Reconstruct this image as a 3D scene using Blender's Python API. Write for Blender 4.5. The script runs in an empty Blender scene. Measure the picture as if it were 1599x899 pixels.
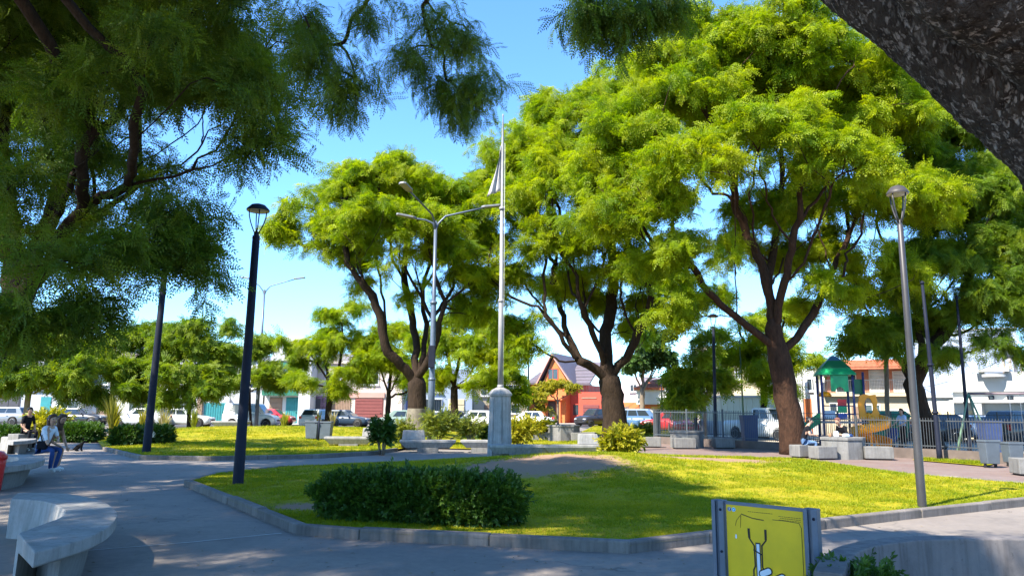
import bpy, bmesh, math, random
import numpy as np
from mathutils import Vector, Matrix, Euler, noise

# ------------------------------------------------------------------ camera, sky, sun, exposure
scene = bpy.context.scene
COL = scene.collection
R_ = math.radians
PITCH, ROLL, EYE, FPX = R_(9.3), R_(0.45), 1.6, 1155.0
cam_d = bpy.data.cameras.new('camera')
cam = bpy.data.objects.new('camera', cam_d); COL.objects.link(cam)
cam_d.sensor_width = 36.0; cam_d.lens = FPX / 1599.0 * 36.0
cam_d.clip_start = 0.05; cam_d.clip_end = 3000
CAMROT = Matrix.Rotation(R_(90) + PITCH, 3, 'X') @ Matrix.Rotation(ROLL, 3, 'Z')
cam.matrix_world = Matrix.Translation((0, 0, EYE)) @ CAMROT.to_4x4()
scene.camera = cam

SUN_EL, SUN_H = R_(48), Vector((-0.74, -0.67, 0)).normalized()
world = bpy.data.worlds.new('World'); scene.world = world; world.use_nodes = True
wn = world.node_tree.nodes; wl = world.node_tree.links
for n in list(wn): wn.remove(n)
wo = wn.new('ShaderNodeOutputWorld'); wb = wn.new('ShaderNodeBackground'); sky = wn.new('ShaderNodeTexSky')
sky.sky_type = 'NISHITA'; sky.sun_disc = False; sky.sun_elevation = SUN_EL
sky.sun_rotation = math.atan2(SUN_H.x, SUN_H.y)
sky.air_density = 1.0; sky.dust_density = 0.05; sky.ozone_density = 2.5
wb.inputs['Strength'].default_value = 0.115
gr = wn.new('ShaderNodeMix'); gr.data_type = 'RGBA'; gr.blend_type = 'MULTIPLY'; gr.inputs[0].default_value = 1.0
gr.inputs[7].default_value = (0.68, 1.02, 1.34, 1)          # a clear, slightly cyan sky
wl.new(sky.outputs[0], gr.inputs[6]); wl.new(gr.outputs[2], wb.inputs[0]); wl.new(wb.outputs[0], wo.inputs[0])
sd = bpy.data.lights.new('sun', 'SUN'); sd.energy = 5.0; sd.angle = R_(0.53); sd.color = (1.0, 0.93, 0.80)
sun = bpy.data.objects.new('sun', sd); COL.objects.link(sun)
sdir = Vector((SUN_H.x * math.cos(SUN_EL), SUN_H.y * math.cos(SUN_EL), math.sin(SUN_EL)))
sun.rotation_euler = sdir.to_track_quat('Z', 'Y').to_euler(); sun.location = sdir * 60
scene.view_settings.view_transform = 'Standard'; scene.view_settings.look = 'None'
scene.view_settings.exposure = 1.58; scene.view_settings.gamma = 1.0
scene.view_settings.use_curve_mapping = False
scene.render.engine = 'CYCLES'
cy = scene.cycles
cy.max_bounces = 6; cy.diffuse_bounces = 3; cy.glossy_bounces = 2; cy.transmission_bounces = 5
cy.transparent_max_bounces = 6; cy.use_denoising = True; cy.caustics_reflective = False; cy.caustics_refractive = False

# ------------------------------------------------------------------ placing helpers
CAMP = Vector((0, 0, EYE))
def ray(px, py):
    return CAMROT @ Vector(((px - 799.5) / FPX, -(py - 449.5) / FPX, -1.0))
def P(px, py, d):
    v = ray(px, py); return CAMP + v * (d / v.y)
def G(px, py, z=0.0):
    v = ray(px, py); return CAMP + v * ((z - EYE) / v.z)
def ground_at(px, d):
    """ground point at depth d under image column px (column taken at the horizon)"""
    p = P(px, 645, d); return Vector((p.x, p.y, 0))
def m_px(d): return d / FPX

# ------------------------------------------------------------------ objects, tags
def tag(o, label=None, cat=None, group=None, kind=None):
    if label: o['label'] = label
    if cat: o['category'] = cat
    if group: o['group'] = group
    if kind: o['kind'] = kind
    return o
def thing(name, label, cat, loc=(0, 0, 0), rz=0.0, group=None):
    o = bpy.data.objects.new(name, None); COL.objects.link(o)
    o.empty_display_size = 0.2
    o.location = loc; o.rotation_euler = (0, 0, rz)
    return tag(o, label, cat, group)
def kids(o): return [c for c in o.children]
def clone(root, label=None, loc=None, rz=None, group=None, scale=None):
    r = root.copy(); COL.objects.link(r)
    if loc is not None: r.location = loc
    if rz is not None: r.rotation_euler = (0, 0, rz)
    if scale is not None: r.scale = (scale,) * 3
    if label: r['label'] = label
    if group: r['group'] = group
    for ch in kids(root):
        c = ch.copy(); COL.objects.link(c); c.parent = r
        for g in kids(ch):
            d = g.copy(); COL.objects.link(d); d.parent = c
    return r
def link(name, me, parent=None, loc=None, rz=None):
    o = bpy.data.objects.new(name, me); COL.objects.link(o)
    if parent: o.parent = parent
    if loc is not None: o.location = loc
    if rz is not None: o.rotation_euler = (0, 0, rz)
    return o

class MB:
    """collects shapes; build() links them as one mesh object"""
    def __init__(s): s.v = []; s.f = []; s.m = []; s.sm = []
    def add(s, verts, faces, m=0, smooth=False):
        b = len(s.v); s.v += [tuple(v) for v in verts]
        for f in faces: s.f.append([b + i for i in f]); s.m.append(m); s.sm.append(smooth)
        return s
    def box(s, x0, x1, y0, y1, z0, z1, m=0):
        v = [(x0,y0,z0),(x1,y0,z0),(x1,y1,z0),(x0,y1,z0),(x0,y0,z1),(x1,y0,z1),(x1,y1,z1),(x0,y1,z1)]
        return s.add(v, [(0,3,2,1),(4,5,6,7),(0,1,5,4),(1,2,6,5),(2,3,7,6),(3,0,4,7)], m)
    def cbox(s, c, sz, rz=0, m=0):
        ca, sa = math.cos(rz), math.sin(rz); v = []
        for dz in (-.5, .5):
            for dx, dy in ((-.5,-.5),(.5,-.5),(.5,.5),(-.5,.5)):
                x, y = dx * sz[0], dy * sz[1]
                v.append((c[0] + x*ca - y*sa, c[1] + x*sa + y*ca, c[2] + dz * sz[2]))
        return s.add(v, [(0,3,2,1),(4,5,6,7),(0,1,5,4),(1,2,6,5),(2,3,7,6),(3,0,4,7)], m)
    def prism(s, poly, z0, z1, m=0, fn=None, top_scale=None):
        """polygon (a,b) extruded along c; fn maps (a,b,c) to xyz"""
        fn = fn or (lambda a, b, c: (a, b, c)); n = len(poly)
        A = sum((poly[i][0]*poly[(i+1)%n][1]-poly[(i+1)%n][0]*poly[i][1]) for i in range(n))
        if A < 0: poly = poly[::-1]
        v = [fn(a, b, z0) for a, b in poly] + [fn(a, b, z1) for a, b in poly]
        f = [tuple(range(n))[::-1], tuple(range(n, 2*n))] + [(i, (i+1)%n, n+(i+1)%n, n+i) for i in range(n)]
        return s.add(v, f, m)
    def loft(s, rings, m=0, smooth=True, cap=True, closed=True):
        n = len(rings[0]); v = [p for r in rings for p in r]; f = []
        for k in range(len(rings) - 1):
            for i in range(n if closed else n - 1):
                j = (i + 1) % n
                f.append((k*n+i, k*n+j, (k+1)*n+j, (k+1)*n+i))
        if cap and closed:
            f.append(tuple(range(n))[::-1]); f.append(tuple((len(rings)-1)*n+i for i in range(n)))
        return s.add(v, f, m, smooth)
    def tube(s, pts, r, n=8, m=0, smooth=True, cap=True):
        pts = [Vector(p) for p in pts]
        rs = r if isinstance(r, (list, tuple)) else [r] * len(pts)
        rings = []; u = None
        for i, p in enumerate(pts):
            t = (pts[min(i+1, len(pts)-1)] - pts[max(i-1, 0)])
            if t.length < 1e-9: t = Vector((0, 0, 1))
            t.normalize()
            if u is None:
                u = t.orthogonal().normalized()
            else:
                u = (u - t * u.dot(t))
                u = u.normalized() if u.length > 1e-6 else t.orthogonal().normalized()
            w = t.cross(u)
            rings.append([p + (u * math.cos(a) + w * math.sin(a)) * rs[i] for a in [2*math.pi*k/n for k in range(n)]])
        return s.loft(rings, m, smooth, cap)
    def lathe(s, prof, n=16, c=(0, 0, 0), m=0, smooth=True, cap=True):
        rings = [[(c[0] + r*math.cos(2*math.pi*k/n), c[1] + r*math.sin(2*math.pi*k/n), c[2] + z) for k in range(n)] for r, z in prof]
        return s.loft(rings, m, smooth, cap)
    def mesh(s, name, mats):
        me = bpy.data.meshes.new(name); me.from_pydata(s.v, [], s.f)
        for mt in (mats if isinstance(mats, (list, tuple)) else [mats]): me.materials.append(mt)
        me.polygons.foreach_set('material_index', s.m); me.polygons.foreach_set('use_smooth', s.sm)
        me.update(); return me
    def build(s, name, mats, parent=None, loc=None, rz=None, bevel=0):
        o = link(name, s.mesh(name, mats), parent, loc, rz)
        if bevel:
            b = o.modifiers.new('bevel', 'BEVEL'); b.width = bevel; b.segments = 2; b.limit_method = 'ANGLE'; b.angle_limit = R_(35)
        return o

# ------------------------------------------------------------------ materials
def new_mat(name):
    mt = bpy.data.materials.new(name); mt.use_nodes = True
    nt = mt.node_tree; return mt, nt.nodes, nt.links, nt.nodes['Principled BSDF']
def coord(n, l, scale=1.0, space='Object'):
    tc = n.new('ShaderNodeTexCoord'); mp = n.new('ShaderNodeMapping'); mp.inputs['Scale'].default_value = (scale,)*3 if not isinstance(scale, tuple) else scale
    l.new(tc.outputs[space], mp.inputs[0]); return mp.outputs[0]
def world_pos(n): return n.new('ShaderNodeNewGeometry').outputs['Position']
def noise_n(n, l, vec, scale, detail=4, rough=.55):
    t = n.new('ShaderNodeTexNoise'); t.inputs['Scale'].default_value = scale; t.inputs['Detail'].default_value = detail; t.inputs['Roughness'].default_value = rough
    if vec is not None: l.new(vec, t.inputs['Vector'])
    return t.outputs['Fac']
def ramp(n, l, fac, stops):
    r = n.new('ShaderNodeValToRGB'); e = r.color_ramp.elements
    while len(e) < len(stops): e.new(0.5)
    for el, (p, c) in zip(e, stops):
        el.position = p; el.color = (c[0], c[1], c[2], 1) if not isinstance(c, (int, float)) else (c, c, c, 1)
    l.new(fac, r.inputs[0]); return r.outputs[0]
def mixc(n, l, fac, a, b, mode='MIX'):
    x = n.new('ShaderNodeMix'); x.data_type = 'RGBA'; x.blend_type = mode
    for sock, val in ((x.inputs[0], fac), (x.inputs[6], a), (x.inputs[7], b)):
        if hasattr(val, 'is_linked') or hasattr(val, 'links'): l.new(val, sock)
        elif isinstance(val, (int, float)): sock.default_value = val
        else: sock.default_value = (val[0], val[1], val[2], 1)
    return x.outputs[2]
def bump(n, l, bs, h, strength=.3, dist=.02):
    b = n.new('ShaderNodeBump'); b.inputs['Strength'].default_value = strength; b.inputs['Distance'].default_value = dist
    l.new(h, b.inputs['Height']); l.new(b.outputs[0], bs.inputs['Normal'])
_M = {}
def paint(name, col, rough=.55, var=.12, scale=3.0, metal=0.0, spec=.4, bmp=0.0, coat=0.0, dirt=0.0, streak=0.0):
    if name in _M: return _M[name]
    mt, n, l, bs = new_mat(name)
    v = coord(n, l); f = noise_n(n, l, v, scale, 6, .6)
    lo = tuple(c*(1-var) for c in col); hi = tuple(min(1, c*(1+var)) for c in col)
    c = ramp(n, l, f, [(.3, lo), (.7, hi)])
    if dirt:
        f2 = noise_n(n, l, v, scale*.35, 8, .7)
        msk = ramp(n, l, f2, [(.5, 0.0), (.72, 1.0)])
        mm = n.new('ShaderNodeMath'); mm.operation = 'MULTIPLY'; mm.inputs[1].default_value = dirt; l.new(msk, mm.inputs[0])
        c = mixc(n, l, mm.outputs[0], c, tuple(x*.35 + .01 for x in col))
    if streak:      # rain streaks and grime running down the faces
        sv = coord(n, l, (7, 7, .6)); sf = ramp(n, l, noise_n(n, l, sv, 2.2, 5, .6), [(.45, 0.0), (.75, streak)])
        c = mixc(n, l, sf, c, tuple(x*.30 + .008 for x in col))
        c = mixc(n, l, ramp(n, l, noise_n(n, l, v, 26, 4, .6), [(.62, 0.0), (.72, streak*.7)]), c, tuple(x*.4 for x in col))
    l.new(c, bs.inputs['Base Color'])
    bs.inputs['Roughness'].default_value = rough; bs.inputs['Metallic'].default_value = metal
    bs.inputs['Specular IOR Level'].default_value = spec; bs.inputs['Coat Weight'].default_value = coat
    if bmp: bump(n, l, bs, noise_n(n, l, v, scale*9, 6, .65), bmp, .01)
    _M[name] = mt; return mt
def glass(name, col=(.02, .03, .04)):
    if name in _M: return _M[name]
    mt, n, l, bs = new_mat(name); bs.inputs['Base Color'].default_value = (*col, 1)
    bs.inputs['Roughness'].default_value = .06; bs.inputs['Specular IOR Level'].default_value = .8
    _M[name] = mt; return mt
def leaf_mat(name, dark, light, yellow, transl=.5, yel_amt=.35, gloss=.35):
    mt, n, l, bs = new_mat(name)
    oi = n.new('ShaderNodeObjectInfo')
    c = ramp(n, l, oi.outputs['Random'], [(0, dark), (.6, light), (1, tuple(.5*a+.5*b for a, b in zip(light, yellow)))])
    big = noise_n(n, l, world_pos(n), .45, 3, .6)
    c = mixc(n, l, ramp(n, l, big, [(.45, 0.0), (.72, yel_amt)]), c, yellow)
    l.new(c, bs.inputs['Base Color'])
    bs.inputs['Roughness'].default_value = .5; bs.inputs['Specular IOR Level'].default_value = gloss
    tr = n.new('ShaderNodeBsdfTranslucent')
    tc = mixc(n, l, 1.0, c, (1.25, 1.25, .35), 'MULTIPLY'); l.new(tc, tr.inputs[0])
    mx = n.new('ShaderNodeMixShader'); mx.inputs[0].default_value = transl
    l.new(bs.outputs[0], mx.inputs[1]); l.new(tr.outputs[0], mx.inputs[2])
    l.new(mx.outputs[0], n['Material Output'].inputs[0]); return mt
def bark_mat(name, a, b, scale=6.0, strength=.8, spots=None):
    mt, n, l, bs = new_mat(name)
    v = coord(n, l, (1, 1, .35)); f = noise_n(n, l, v, scale*1.5, 8, .7)
    c = ramp(n, l, f, [(.3, a), (.7, b)])
    # warp the plate pattern so that its cells are not straight-edged
    wv = n.new('ShaderNodeTexNoise'); wv.inputs['Scale'].default_value = scale*3.2; wv.inputs['Detail'].default_value = 5; l.new(v, wv.inputs['Vector'])
    ad = n.new('ShaderNodeVectorMath'); ad.operation = 'MULTIPLY_ADD'; ad.inputs[1].default_value = (.11,)*3; l.new(wv.outputs['Color'], ad.inputs[0]); l.new(v, ad.inputs[2])
    vo = n.new('ShaderNodeTexVoronoi'); vo.feature = 'F1'; vo.inputs['Scale'].default_value = scale*3.6; l.new(ad.outputs[0], vo.inputs['Vector'])
    if spots:
        rc = n.new('ShaderNodeSeparateColor'); l.new(vo.outputs['Color'], rc.inputs[0])
        sp = ramp(n, l, rc.outputs[0], [(.30, 0.0), (.85, .9)])
        ed = ramp(n, l, vo.outputs['Distance'], [(.25, 1.0), (.6, 0.0)])
        pt = ramp(n, l, noise_n(n, l, v, scale*.5, 4, .6), [(.36, .3), (.56, 1.0)])
        c = mixc(n, l, mixc(n, l, 1.0, mixc(n, l, 1.0, sp, ed, 'MULTIPLY'), pt, 'MULTIPLY'), c, spots)
    l.new(c, bs.inputs['Base Color']); bs.inputs['Roughness'].default_value = .9; bs.inputs['Specular IOR Level'].default_value = .15
    h = mixc(n, l, .5, f, vo.outputs['Distance']); bump(n, l, bs, h, strength, .04); return mt

M = dict(
    concrete=paint('concrete', (.24,.23,.21), .85, .18, 2.5, bmp=.35, dirt=.55),
    bench_conc=paint('bench_concrete', (.29,.28,.265), .8, .2, 3.0, bmp=.5, dirt=.6, streak=.55),
    kerb=paint('kerb_concrete', (.165,.142,.125), .88, .3, 2.2, bmp=.6, dirt=.8, streak=.6),
    block=paint('block_concrete', (.18,.175,.165), .85, .2, 3.0, bmp=.4, dirt=.55, streak=.5),
    pole_dark=paint('pole_charcoal', (.011,.014,.026), .65, .15, 4.0, spec=.15),
    pole_grey=paint('pole_grey', (.048,.045,.046), .45, .12, 4.0, metal=.2),
    galv=paint('galvanised_steel', (.10,.125,.165), .42, .14, 7.0, metal=.3),
    flag_grey=paint('flagpole_paint', (.25,.245,.24), .5, .12, 4.0),
    hood_brown=paint('hood_brown', (.05,.042,.038), .5, .15, 4.0),
    lens=paint('lamp_lens', (.5,.47,.4), .3, .05),
    led=paint('led_head', (.2,.2,.2), .4, .1),
    iron=paint('fence_iron', (.07,.085,.10), .5, .15, 5.0),
    irongrey=paint('fence_galvanised', (.055,.06,.065), .6, .15, 5.0),
    black=paint('black_rubber', (.015,.015,.016), .7, .1),
    rim=paint('wheel_rim', (.38,.39,.40), .3, .1, metal=.6),
    white=paint('white_paint', (.66,.66,.64), .6, .05, 2.0, dirt=.15),
    carglass=glass('car_glass', (.025,.035,.045)),
    winglass=glass('window_glass', (.03,.045,.06)),
    red_lamp=paint('tail_lamp', (.45,.02,.02), .2, .05),
    head_lamp=paint('head_lamp', (.7,.7,.7), .15, .05),
    skin=paint('skin', (.50,.30,.21), .55, .06), skin2=paint('skin_tan', (.42,.24,.16), .55, .06),
    hair_b=paint('hair_brown', (.06,.03,.018), .6, .3, 30), hair_k=paint('hair_black', (.012,.010,.010), .5, .3, 30),
)
# ------------------------------------------------------------------ ground, paths, lawns, kerbs
def ground_mat():
    mt, n, l, bs = new_mat('path_concrete')
    p = world_pos(n)
    a = noise_n(n, l, p, .35, 6, .65); b = noise_n(n, l, p, 9.0, 8, .7); e = noise_n(n, l, p, 60.0, 3, .6)
    c = ramp(n, l, a, [(.25, (.175,.148,.128)), (.75, (.285,.24,.20))])
    c = mixc(n, l, ramp(n, l, b, [(.35, .35), (.7, 0.0)]), c, (.085,.074,.066))
    c = mixc(n, l, ramp(n, l, e, [(.62, 0.0), (.8, .30)]), c, (.30,.27,.24))
    st = noise_n(n, l, p, 1.3, 7, .75); c = mixc(n, l, ramp(n, l, st, [(.50, 0.0), (.68, .5)]), c, (.10,.085,.075))
    wn2 = n.new('ShaderNodeTexNoise'); wn2.inputs['Scale'].default_value = 1.6; wn2.inputs['Detail'].default_value = 6; l.new(p, wn2.inputs['Vector'])
    wv2 = n.new('ShaderNodeVectorMath'); wv2.operation = 'MULTIPLY_ADD'; wv2.inputs[1].default_value = (.9,.9,0); l.new(wn2.outputs['Color'], wv2.inputs[0]); l.new(p, wv2.inputs[2])
    cr_ = n.new('ShaderNodeTexVoronoi'); cr_.feature = 'DISTANCE_TO_EDGE'; cr_.inputs['Scale'].default_value = .33; l.new(wv2.outputs[0], cr_.inputs['Vector'])
    ck = mixc(n, l, 1.0, ramp(n, l, cr_.outputs['Distance'], [(.0, .75), (.006, 0.0)]), ramp(n, l, a, [(.45, 0.0), (.6, 1.0)]), 'MULTIPLY')
    c = mixc(n, l, ck, c, (.05,.045,.04))
    l.new(c, bs.inputs['Base Color']); bs.inputs['Roughness'].default_value = .82
    bump(n, l, bs, mixc(n, l, .5, b, e), .35, .008); return mt
def lawn_mat(name, dirt_spots=()):
    mt, n, l, bs = new_mat(name)
    p = world_pos(n)
    a = noise_n(n, l, p, .5, 6, .65); b = noise_n(n, l, p, 5.0, 7, .7); e = noise_n(n, l, p, 45.0, 4, .7)
    c = ramp(n, l, b, [(.3, (.15,.165,.006)), (.7, (.31,.285,.008))])
    c = mixc(n, l, ramp(n, l, a, [(.42, 0.0), (.66, .85)]), c, (.36,.28,.018))
    c = mixc(n, l, ramp(n, l, noise_n(n, l, p, 1.7, 6, .7), [(.52, 0.0), (.7, .55)]), c, (.27,.19,.05))
    c = mixc(n, l, ramp(n, l, e, [(.45, 0.0), (.75, .5)]), c, (.13,.11,.01))
    for (cx, cy, rx, ry) in dirt_spots:
        mp = n.new('ShaderNodeMapping'); mp.vector_type = 'POINT'
        mp.inputs['Location'].default_value = (-cx/rx, -cy/ry, 0); mp.inputs['Scale'].default_value = (1/rx, 1/ry, 0); l.new(p, mp.inputs[0])
        ln = n.new('ShaderNodeVectorMath'); ln.operation = 'LENGTH'; l.new(mp.outputs[0], ln.inputs[0])
        ad = n.new('ShaderNodeMath'); ad.operation = 'ADD'; l.new(ln.outputs['Value'], ad.inputs[0])
        sb = n.new('ShaderNodeMath'); sb.operation = 'MULTIPLY_ADD'; sb.inputs[1].default_value = 1.2; sb.inputs[2].default_value = -.6; l.new(b, sb.inputs[0]); l.new(sb.outputs[0], ad.inputs[1])
        c = mixc(n, l, ramp(n, l, ad.outputs[0], [(.6, 1.0), (1.0, 0.0)]), c, (.27,.175,.115))
    l.new(c, bs.inputs['Base Color']); bs.inputs['Roughness'].default_value = .95; bs.inputs['Specular IOR Level'].default_value = .1
    bump(n, l, bs, mixc(n, l, .5, b, e), .8, .03); return mt
def sheet(name, poly, z, m, kind='structure'):
    me = bpy.data.meshes.new(name); me.from_pydata([(x, y, z) for x, y in poly], [], [list(range(len(poly)))])
    me.materials.append(m); o = link(name, me); o['kind'] = kind
    if me.polygons[0].normal.z < 0: me.flip_normals()
    return o
M['ground'] = ground_mat()
sheet('ground', [(-1200,-300),(1200,-300),(1200,1600),(-1200,1600)], 0.0, M['ground'])

def px_poly(pts, z=0): return [tuple(G(x, y, z)[:2]) for x, y in pts]
def inside(poly, xs, ys):
    c = np.zeros(xs.shape, bool); n = len(poly); j = n - 1
    for i in range(n):
        xi, yi = poly[i]; xj, yj = poly[j]
        cond = ((yi > ys) != (yj > ys)) & (xs < (xj - xi) * (ys - yi) / (yj - yi + 1e-12) + xi)
        c ^= cond; j = i
    return c
def edge_dist(poly, xs, ys):
    d = np.full(xs.shape, 1e9); n = len(poly)
    for i in range(n):
        ax, ay = poly[i]; bx, by = poly[(i+1) % n]; dx, dy = bx-ax, by-ay
        t = np.clip(((xs-ax)*dx + (ys-ay)*dy) / (dx*dx+dy*dy+1e-12), 0, 1)
        d = np.minimum(d, np.hypot(xs-ax-t*dx, ys-ay-t*dy))
    return d
def vnoise(x, y, s, seed=0):
    r = np.zeros_like(x)
    rg = np.random.default_rng(seed)
    for k in range(5):
        a = rg.uniform(0, 6.28); f = s * rg.uniform(.6, 1.6); ph = rg.uniform(0, 6.28)
        r += np.sin((x*math.cos(a) + y*math.sin(a))*f + ph)
    return r / 5
class Lawn:
    """a mounded lawn inside a polygon: height() serves the sheet, the grass and whatever stands on it"""
    def __init__(s, poly, mounds, base=.09, seed=0, edge=1.2):
        s.poly, s.mounds, s.base, s.seed, s.edge = poly, mounds, base, seed, edge
    def height(s, x, y):
        x = np.asarray(x, float); y = np.asarray(y, float)
        h = np.full(x.shape, s.base)
        e = np.clip(edge_dist(s.poly, x, y) / s.edge, 0, 1); e = e*e*(3-2*e)
        for cx, cy, rx, ry, a in s.mounds:
            h = h + a * np.exp(-(((x-cx)/rx)**2 + ((y-cy)/ry)**2)) * e
        return h + vnoise(x, y, 2.2, s.seed) * .015 * e
    def z(s, x, y): return float(s.height(np.array([x]), np.array([y]))[0])
    def build(s, name, m, step):
        bm = bmesh.new()
        vs = [bm.verts.new((x, y, 0)) for x, y in s.poly]; bm.faces.new(vs)
        xs = [p[0] for p in s.poly]; ys = [p[1] for p in s.poly]
        for ax, lo, hi in ((0, min(xs), max(xs)), (1, min(ys), max(ys))):
            k = lo + step
            while k < hi:
                co = (k, 0, 0) if ax == 0 else (0, k, 0); no = (1, 0, 0) if ax == 0 else (0, 1, 0)
                bmesh.ops.bisect_plane(bm, geom=bm.verts[:] + bm.edges[:] + bm.faces[:], plane_co=co, plane_no=no); k += step
        X = np.array([v.co.x for v in bm.verts]); Y = np.array([v.co.y for v in bm.verts]); H = s.height(X, Y)
        for v, h in zip(bm.verts, H): v.co.z = h
        for f in bm.faces: f.smooth = True
        bmesh.ops.recalc_face_normals(bm, faces=bm.faces[:])
        me = bpy.data.meshes.new(name); bm.to_mesh(me); bm.free()
        if sum(p.normal.z for p in me.polygons) < 0: me.flip_normals()
        me.materials.append(m); o = link(name, me); o['kind'] = 'structure'; return o
def kerb_run(name, pts, parent=None, w=.15, h=.13, piece=1.9, inward=1, seed=1):
    """kerb laid as stones along a polyline; inward = side of the lawn"""
    root = bpy.data.objects.new(name, None); COL.objects.link(root); root['kind'] = 'structure'
    rg = random.Random(seed)
    for i in range(len(pts) - 1):
        a = Vector((*pts[i], 0)); b = Vector((*pts[i+1], 0)); d = b - a; L = d.length; d.normalize()
        nrm = Vector((-d.y, d.x, 0)) * inward
        k = max(1, round(L / piece))
        for q in range(k):
            s0 = a + d * (L*q/k + .004); s1 = a + d * (L*(q+1)/k - .004)
            if q == 0: s0 = a - d*.0
            hh = h + rg.uniform(-.008, .008); off = nrm * rg.uniform(-.008, .008)
            c = (s0 + s1) / 2 + nrm * (w/2) + off
            mb = MB(); L2 = (s1 - s0).length
            mb.box(-L2/2, L2/2, -w/2, w/2, -.05, hh)
            o = mb.build('kerb_stone', M['kerb'], root, loc=c, rz=math.atan2(d.y, d.x), bevel=.018)
            o.rotation_euler[0] = rg.uniform(-.012, .012)
    return root

# the main lawn in front
front = [(287,758),(462,834),(560,842),(985,864),(1110,848),(1290,826),(1440,808),(1640,786)]
backl = [(1640,764),(1400,742),(1250,726),(1000,719),(860,712),(740,719),(690,722),(440,733),(330,745)]
poly_main = px_poly(front) + px_poly(backl)
mc = G(880, 728); mr = G(1150, 722)
lawn1 = Lawn(poly_main, [(mc.x+.3, mc.y-2.0, 3.0, 3.2, .34), (mr.x, mr.y-2.5, 4.5, 3.0, .18)], seed=3)
dm = G(790, 742)
M['lawn1'] = lawn_mat('lawn_grass_front', [(dm.x+.8, 18.2, 2.8, 2.5), (G(490,800).x, G(490,800).y, .9, .6), (G(1090,727).x, 20.5, 2.6, .7)])
lawn1.build('lawn', M['lawn1'], .55)
kerb_run('kerb', px_poly(front), inward=1, seed=4)
kerb_run('kerb', px_poly([(287,758),(330,745),(440,733),(690,722)]), inward=-1, seed=5, w=.13, h=.11)
kerb_run('kerb', px_poly([(1250,726),(1400,742),(1640,764)]), inward=-1, seed=6, w=.13, h=.12)
# the lawn on the left, behind
p_left = [(160,703),(217,717),(330,719),(500,715),(585,710),(622,704),(700,690),(720,676),(560,671),(300,671),(190,676),(150,688)]
poly_left = px_poly(p_left)
ml = G(330, 690); m2 = G(560, 688)
lawn2 = Lawn(poly_left, [(ml.x-1, ml.y+4, 7, 6, .42), (m2.x, m2.y+3, 6, 5, .30)], seed=8, edge=2.5)
M['lawn2'] = lawn_mat('lawn_grass_back')
lawn2.build('lawn', M['lawn2'], 1.3)
kerb_run('kerb', px_poly([(160,703),(217,717),(330,719),(500,715),(585,710),(622,704)]), inward=1, seed=7)
# further lawns: strip behind the benches, far corner, small strips by the fence
poly_mid = px_poly([(640,700),(765,703),(1000,699),(960,688),(860,690),(840,684),(850,668),(740,668),(720,676),(700,690)])
lawn3 = Lawn(poly_mid, [], base=.05, seed=9); lawn3.build('lawn', M['lawn2'], 2.5)
poly_farl = px_poly([(-200,684),(60,684),(140,690),(150,684),(120,674),(-200,674)])
lawn4 = Lawn(poly_farl, [], base=.05, seed=10); lawn4.build('lawn', M['lawn2'], 3)
poly_farr = px_poly([(905,676),(1010,688),(1060,684),(1060,668),(930,664)])
lawn5 = Lawn(poly_farr, [], base=.05, seed=11); lawn5.build('lawn', M['lawn2'], 3)
lawn6 = Lawn(px_poly([(1425,719),(1540,729),(1560,724),(1440,713)]), [], base=.04, seed=12); lawn6.build('lawn', M['lawn2'], 1)
# reddish paved walk on the right
def paved_mat():
    mt, n, l, bs = new_mat('red_paving')
    p = world_pos(n); b = n.new('ShaderNodeTexBrick'); b.inputs['Scale'].default_value = 2.5
    b.inputs['Color1'].default_value = (.15,.092,.078,1); b.inputs['Color2'].default_value = (.20,.125,.105,1); b.inputs['Mortar'].default_value = (.10,.075,.065,1)  # tones darkened to stand for tree shade on the walk
    b.inputs['Mortar Size'].default_value = .015; l.new(p, b.inputs['Vector'])
    c = mixc(n, l, ramp(n, l, noise_n(n, l, p, .8, 6, .6), [(.35, 0.0), (.7, .6)]), b.outputs[0], (.20,.165,.145))
    l.new(c, bs.inputs['Base Color']); bs.inputs['Roughness'].default_value = .85; return mt
M['paved'] = paved_mat()
sheet('paved_walk', px_poly([(985,718),(1250,725),(1400,741),(1660,766),(1700,735),(1560,724),(1440,715),(1340,708),(1230,702),(1020,690),(985,700)]), .006, M['paved'])
# far street and its pavement
M['asphalt'] = paint('asphalt', (.055,.055,.06), .85, .25, .6, bmp=.2)
M['sidewalk'] = paint('sidewalk_tiles', (.40,.38,.34), .8, .12, .8)
sheet('street', [(-140,61.5),(-2,61.5),(6,72),(16,74),(16,84),(-6,80),(-9,69.5),(-140,69.5)], .005, M['asphalt'])
sheet('street', [(14,43.5),(60,34),(62,41),(15,51),(12,74),(6,72),(8,47)], .009, M['asphalt'])
M['sand'] = paint('playground_sand', (.36,.31,.24), .95, .2, 1.0)
sheet('playground_ground', px_poly([(1030,690),(1340,708),(1660,728),(1700,700),(1480,690),(1300,682),(1060,678)]), .012, M['sand'])
sheet('pavement', [(-140,69.5),(-9,69.5),(-6,80),(-6,84),(-140,74)], .05, M['sidewalk'])
sheet('pavement', [(-6,80.3),(16,84.2),(18,92),(-6,92)], .05, M['sidewalk'])
# long repaired joint across the plaza
jl = [G(100,862), G(300,846), G(440,832)]
mb = MB()
for i in range(2):
    a, b = jl[i], jl[i+1]; d = (b-a).normalized(); nn = Vector((-d.y, d.x, 0))*.022
    mb.add([a-nn+Vector((0,0,.004)), b-nn+Vector((0,0,.004)), b+nn+Vector((0,0,.004)), a+nn+Vector((0,0,.004))], [(0,1,2,3)])
o = mb.build('path_joint', paint('joint_mortar', (.42,.40,.37), .9, .2, 8)); o['kind'] = 'structure'
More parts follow.
